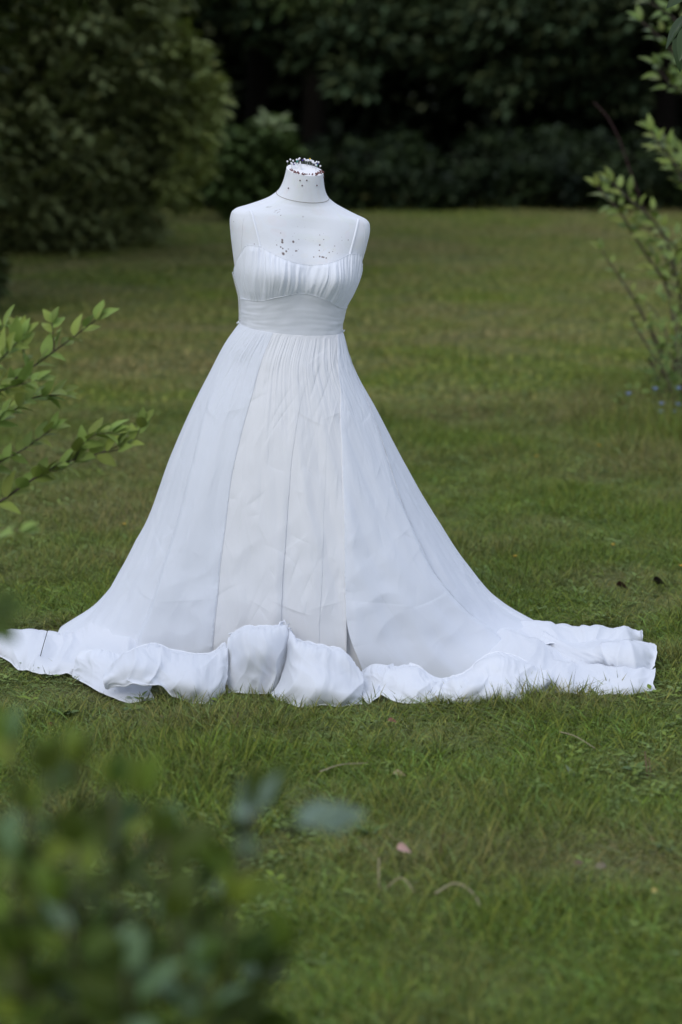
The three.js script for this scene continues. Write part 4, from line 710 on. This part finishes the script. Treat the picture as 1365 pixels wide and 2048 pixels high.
stalk('straw', 'short pale straw lying across the grass at middle right', 'straw', [gp(1120, 1500, 0.05), gp(1150, 1513, 0.055), gp(1190, 1530, 0.045)], 0.0018, strawM);
stalk('straw', 'short pale straw lying on the grass left of centre', 'straw', [gp(640, 1582, 0.05), gp(680, 1572, 0.055), gp(735, 1560, 0.045)], 0.002, strawM);
function litter(name, label, cat, px, py, size, col, o = {}) {
  size *= 0.85; const g = leafGeo(size, size * (o.w || 0.6), 8, 6, o.bend ?? 0.5, o.fold ?? 0.5, 0.06), p = gp(px, py, (o.h ?? 0.035) * (o.up ?? 0.65));
  g.applyMatrix4(orient(null, p.clone().addScaledVector(o.dir || V(1, 0, 0), -size / 2), o.dir || V(1, 0.15, 0.1), o.nrm || V(0, 1, 0.5)));
  return tag(mesh(name, g, phys(lin(...col), 0.9, { specularIntensity: 0.2 })), label, cat, o.group);
}
litter('petal', 'single pale pink petal lying in the lower middle of the lawn', 'petal', 808, 1762, 0.038, [0.42, 0.27, 0.23], { w: 0.85, h: 0.075, up: 1, bend: 0.6 });
litter('fallen_leaf', 'small reddish leaf in the grass just below the gown hem', 'leaf', 786, 1462, 0.034, [0.22, 0.08, 0.08], { h: 0.045 });
litter('fallen_leaf', 'dark brown curled leaf on the right lawn, left one of the pair', 'leaf', 1246, 1190, 0.055, [0.030, 0.014, 0.010], { w: 0.75, h: 0.055, bend: 0.9, fold: 0.2, nrm: V(0, 0.5, -1) });
litter('fallen_leaf', 'blackish curled leaf on the right lawn, right one of the pair', 'leaf', 1320, 1184, 0.062, [0.012, 0.009, 0.008], { w: 0.8, h: 0.06, bend: 0.9, fold: 0.2, nrm: V(0, 0.5, -1) });
litter('fallen_leaf', 'brown dead leaf in the grass at the middle right', 'leaf', 1160, 1752, 0.05, [0.17, 0.12, 0.10], { h: 0.04, dir: V(0.8, 0.1, 0.4) });
litter('fallen_leaf', 'greyish dead leaf beside the brown one at the middle right', 'leaf', 1200, 1756, 0.04, [0.24, 0.20, 0.16], { h: 0.045, dir: V(-0.8, 0.2, 0.4) });
litter('fallen_leaf', 'tan dead leaf in the grass just right of the picture centre', 'leaf', 800, 1572, 0.045, [0.34, 0.28, 0.16], { h: 0.05 });
litter('fallen_leaf', 'yellowish small leaf on the lawn at the lower right', 'leaf', 1312, 1812, 0.025, [0.42, 0.36, 0.12], { h: 0.05, w: 0.9 });
litter('fallen_leaf', 'silvery green upright leaf in the grass at the right', 'leaf', 1145, 1575, 0.055, [0.17, 0.22, 0.13], { h: 0.055, w: 0.35, dir: V(-0.4, 0.8, 0.2), nrm: V(0.2, 0.3, 1) });
litter('fallen_leaf', 'reddish brown leaf in the grass below the left end of the train', 'leaf', 105, 1468, 0.03, [0.12, 0.05, 0.03], { h: 0.04 });
// low broad-leaved weeds: rosettes with separate leaves
{
  const gs = [leafGeo(0.05, 0.022, 5, 2, 0.3, 0.2), leafGeo(0.04, 0.024, 5, 2, 0.2, 0.15)], mats = leafVar([0.10, 0.155, 0.030], 5, 0.6, 81);
  const weed = (px, py, n, label, sc = 1) => { const p = gp(px, py, 0.02), t = thing('lawn_weed', label, 'weed', p); for (let k = 0; k < n; k++) { const a = k * 2.4 + rngS(), e = 0.35 + rngS() * 0.5, o = new THREE.Mesh(gs[k % 2], mats[k % 5]); o.name = 'leaf'; o.castShadow = true; o.applyMatrix4(orient(o, V(0, 0.005, 0), V(Math.cos(a) * Math.cos(e), Math.sin(e), Math.sin(a) * Math.cos(e)), V(0, 1, 0.2), sc * (0.7 + rngS() * 0.5))); t.add(o); } };
  weed(70, 1352, 8, 'small broad leaved weed at the hem of the left train end', 0.9);
  weed(130, 1450, 9, 'broad leaved weed in the grass at the left above the dark bush');
  weed(270, 1440, 7, 'pale weed rosette in the grass below the left flounces', 0.8);
  weed(1270, 1560, 8, 'broad leaved weed among the dry tan stems at the right', 0.9);
  weed(740, 1690, 9, 'dark green weed rosette in the grass near the centre', 0.9);
  weed(1130, 1650, 7, 'pale leaved weed in the right of the near lawn', 0.7);
  weed(1330, 1720, 8, 'silvery weed rosette near the right edge of the lawn', 0.9);
}
// buttercups and blue flowers
{
  const petal = (n, R, col, name, label, cat, p, h, group) => { const t = thing(name, label, cat, p, group); mesh('stem', tubeGeo([V(0, -h, 0), V(0.004, -h * 0.5, 0), V(0, 0, 0)], 0.0012, 0.001, 6, 5), std(lin(0.06, 0.09, 0.03), 0.7), t, 'local'); const gs = []; for (let k = 0; k < n; k++) { const a = k / n * 6.28, g = leafGeo(R, R * 0.9, 4, 2, -0.4, 0.1); g.applyMatrix4(orient(null, V(), V(Math.cos(a), 0.35, Math.sin(a)), V(0, 1, 0.01))); gs.push(g); } mesh('petals', mergeGeometries(gs), std(lin(...col), 0.5), t, 'local'); };
  const Y = [0.62, 0.38, 0.03];
  for (const [x, y] of [[1250, 860], [1198, 922], [1073, 944], [1226, 1128], [1030, 1152], [740, 818], [1362, 1172], [250, 1085]]) petal(5, 0.010, Y, 'buttercup', 'small yellow buttercup flower in the lawn behind the gown', 'flower', gp(x, y, 0.07), 0.07, 'buttercups in the lawn');
  const B = [0.25, 0.35, 0.62];
  for (const [x, y] of [[1322, 826], [1358, 779], [1324, 810], [1311, 780], [1357, 811], [1350, 826], [1258, 790]]) { const g = onLawn(x + 0, 875), p = atZ(x, y, g.z); petal(5, 0.019, B, 'blue_flower', 'small pale blue flower above the tall grass under the open shrub', 'flower', p, Math.max(0.05, p.y - terrain(p.x, p.z)), 'blue flowers under the right shrub'); }
}
renderer.render(scene, camera);
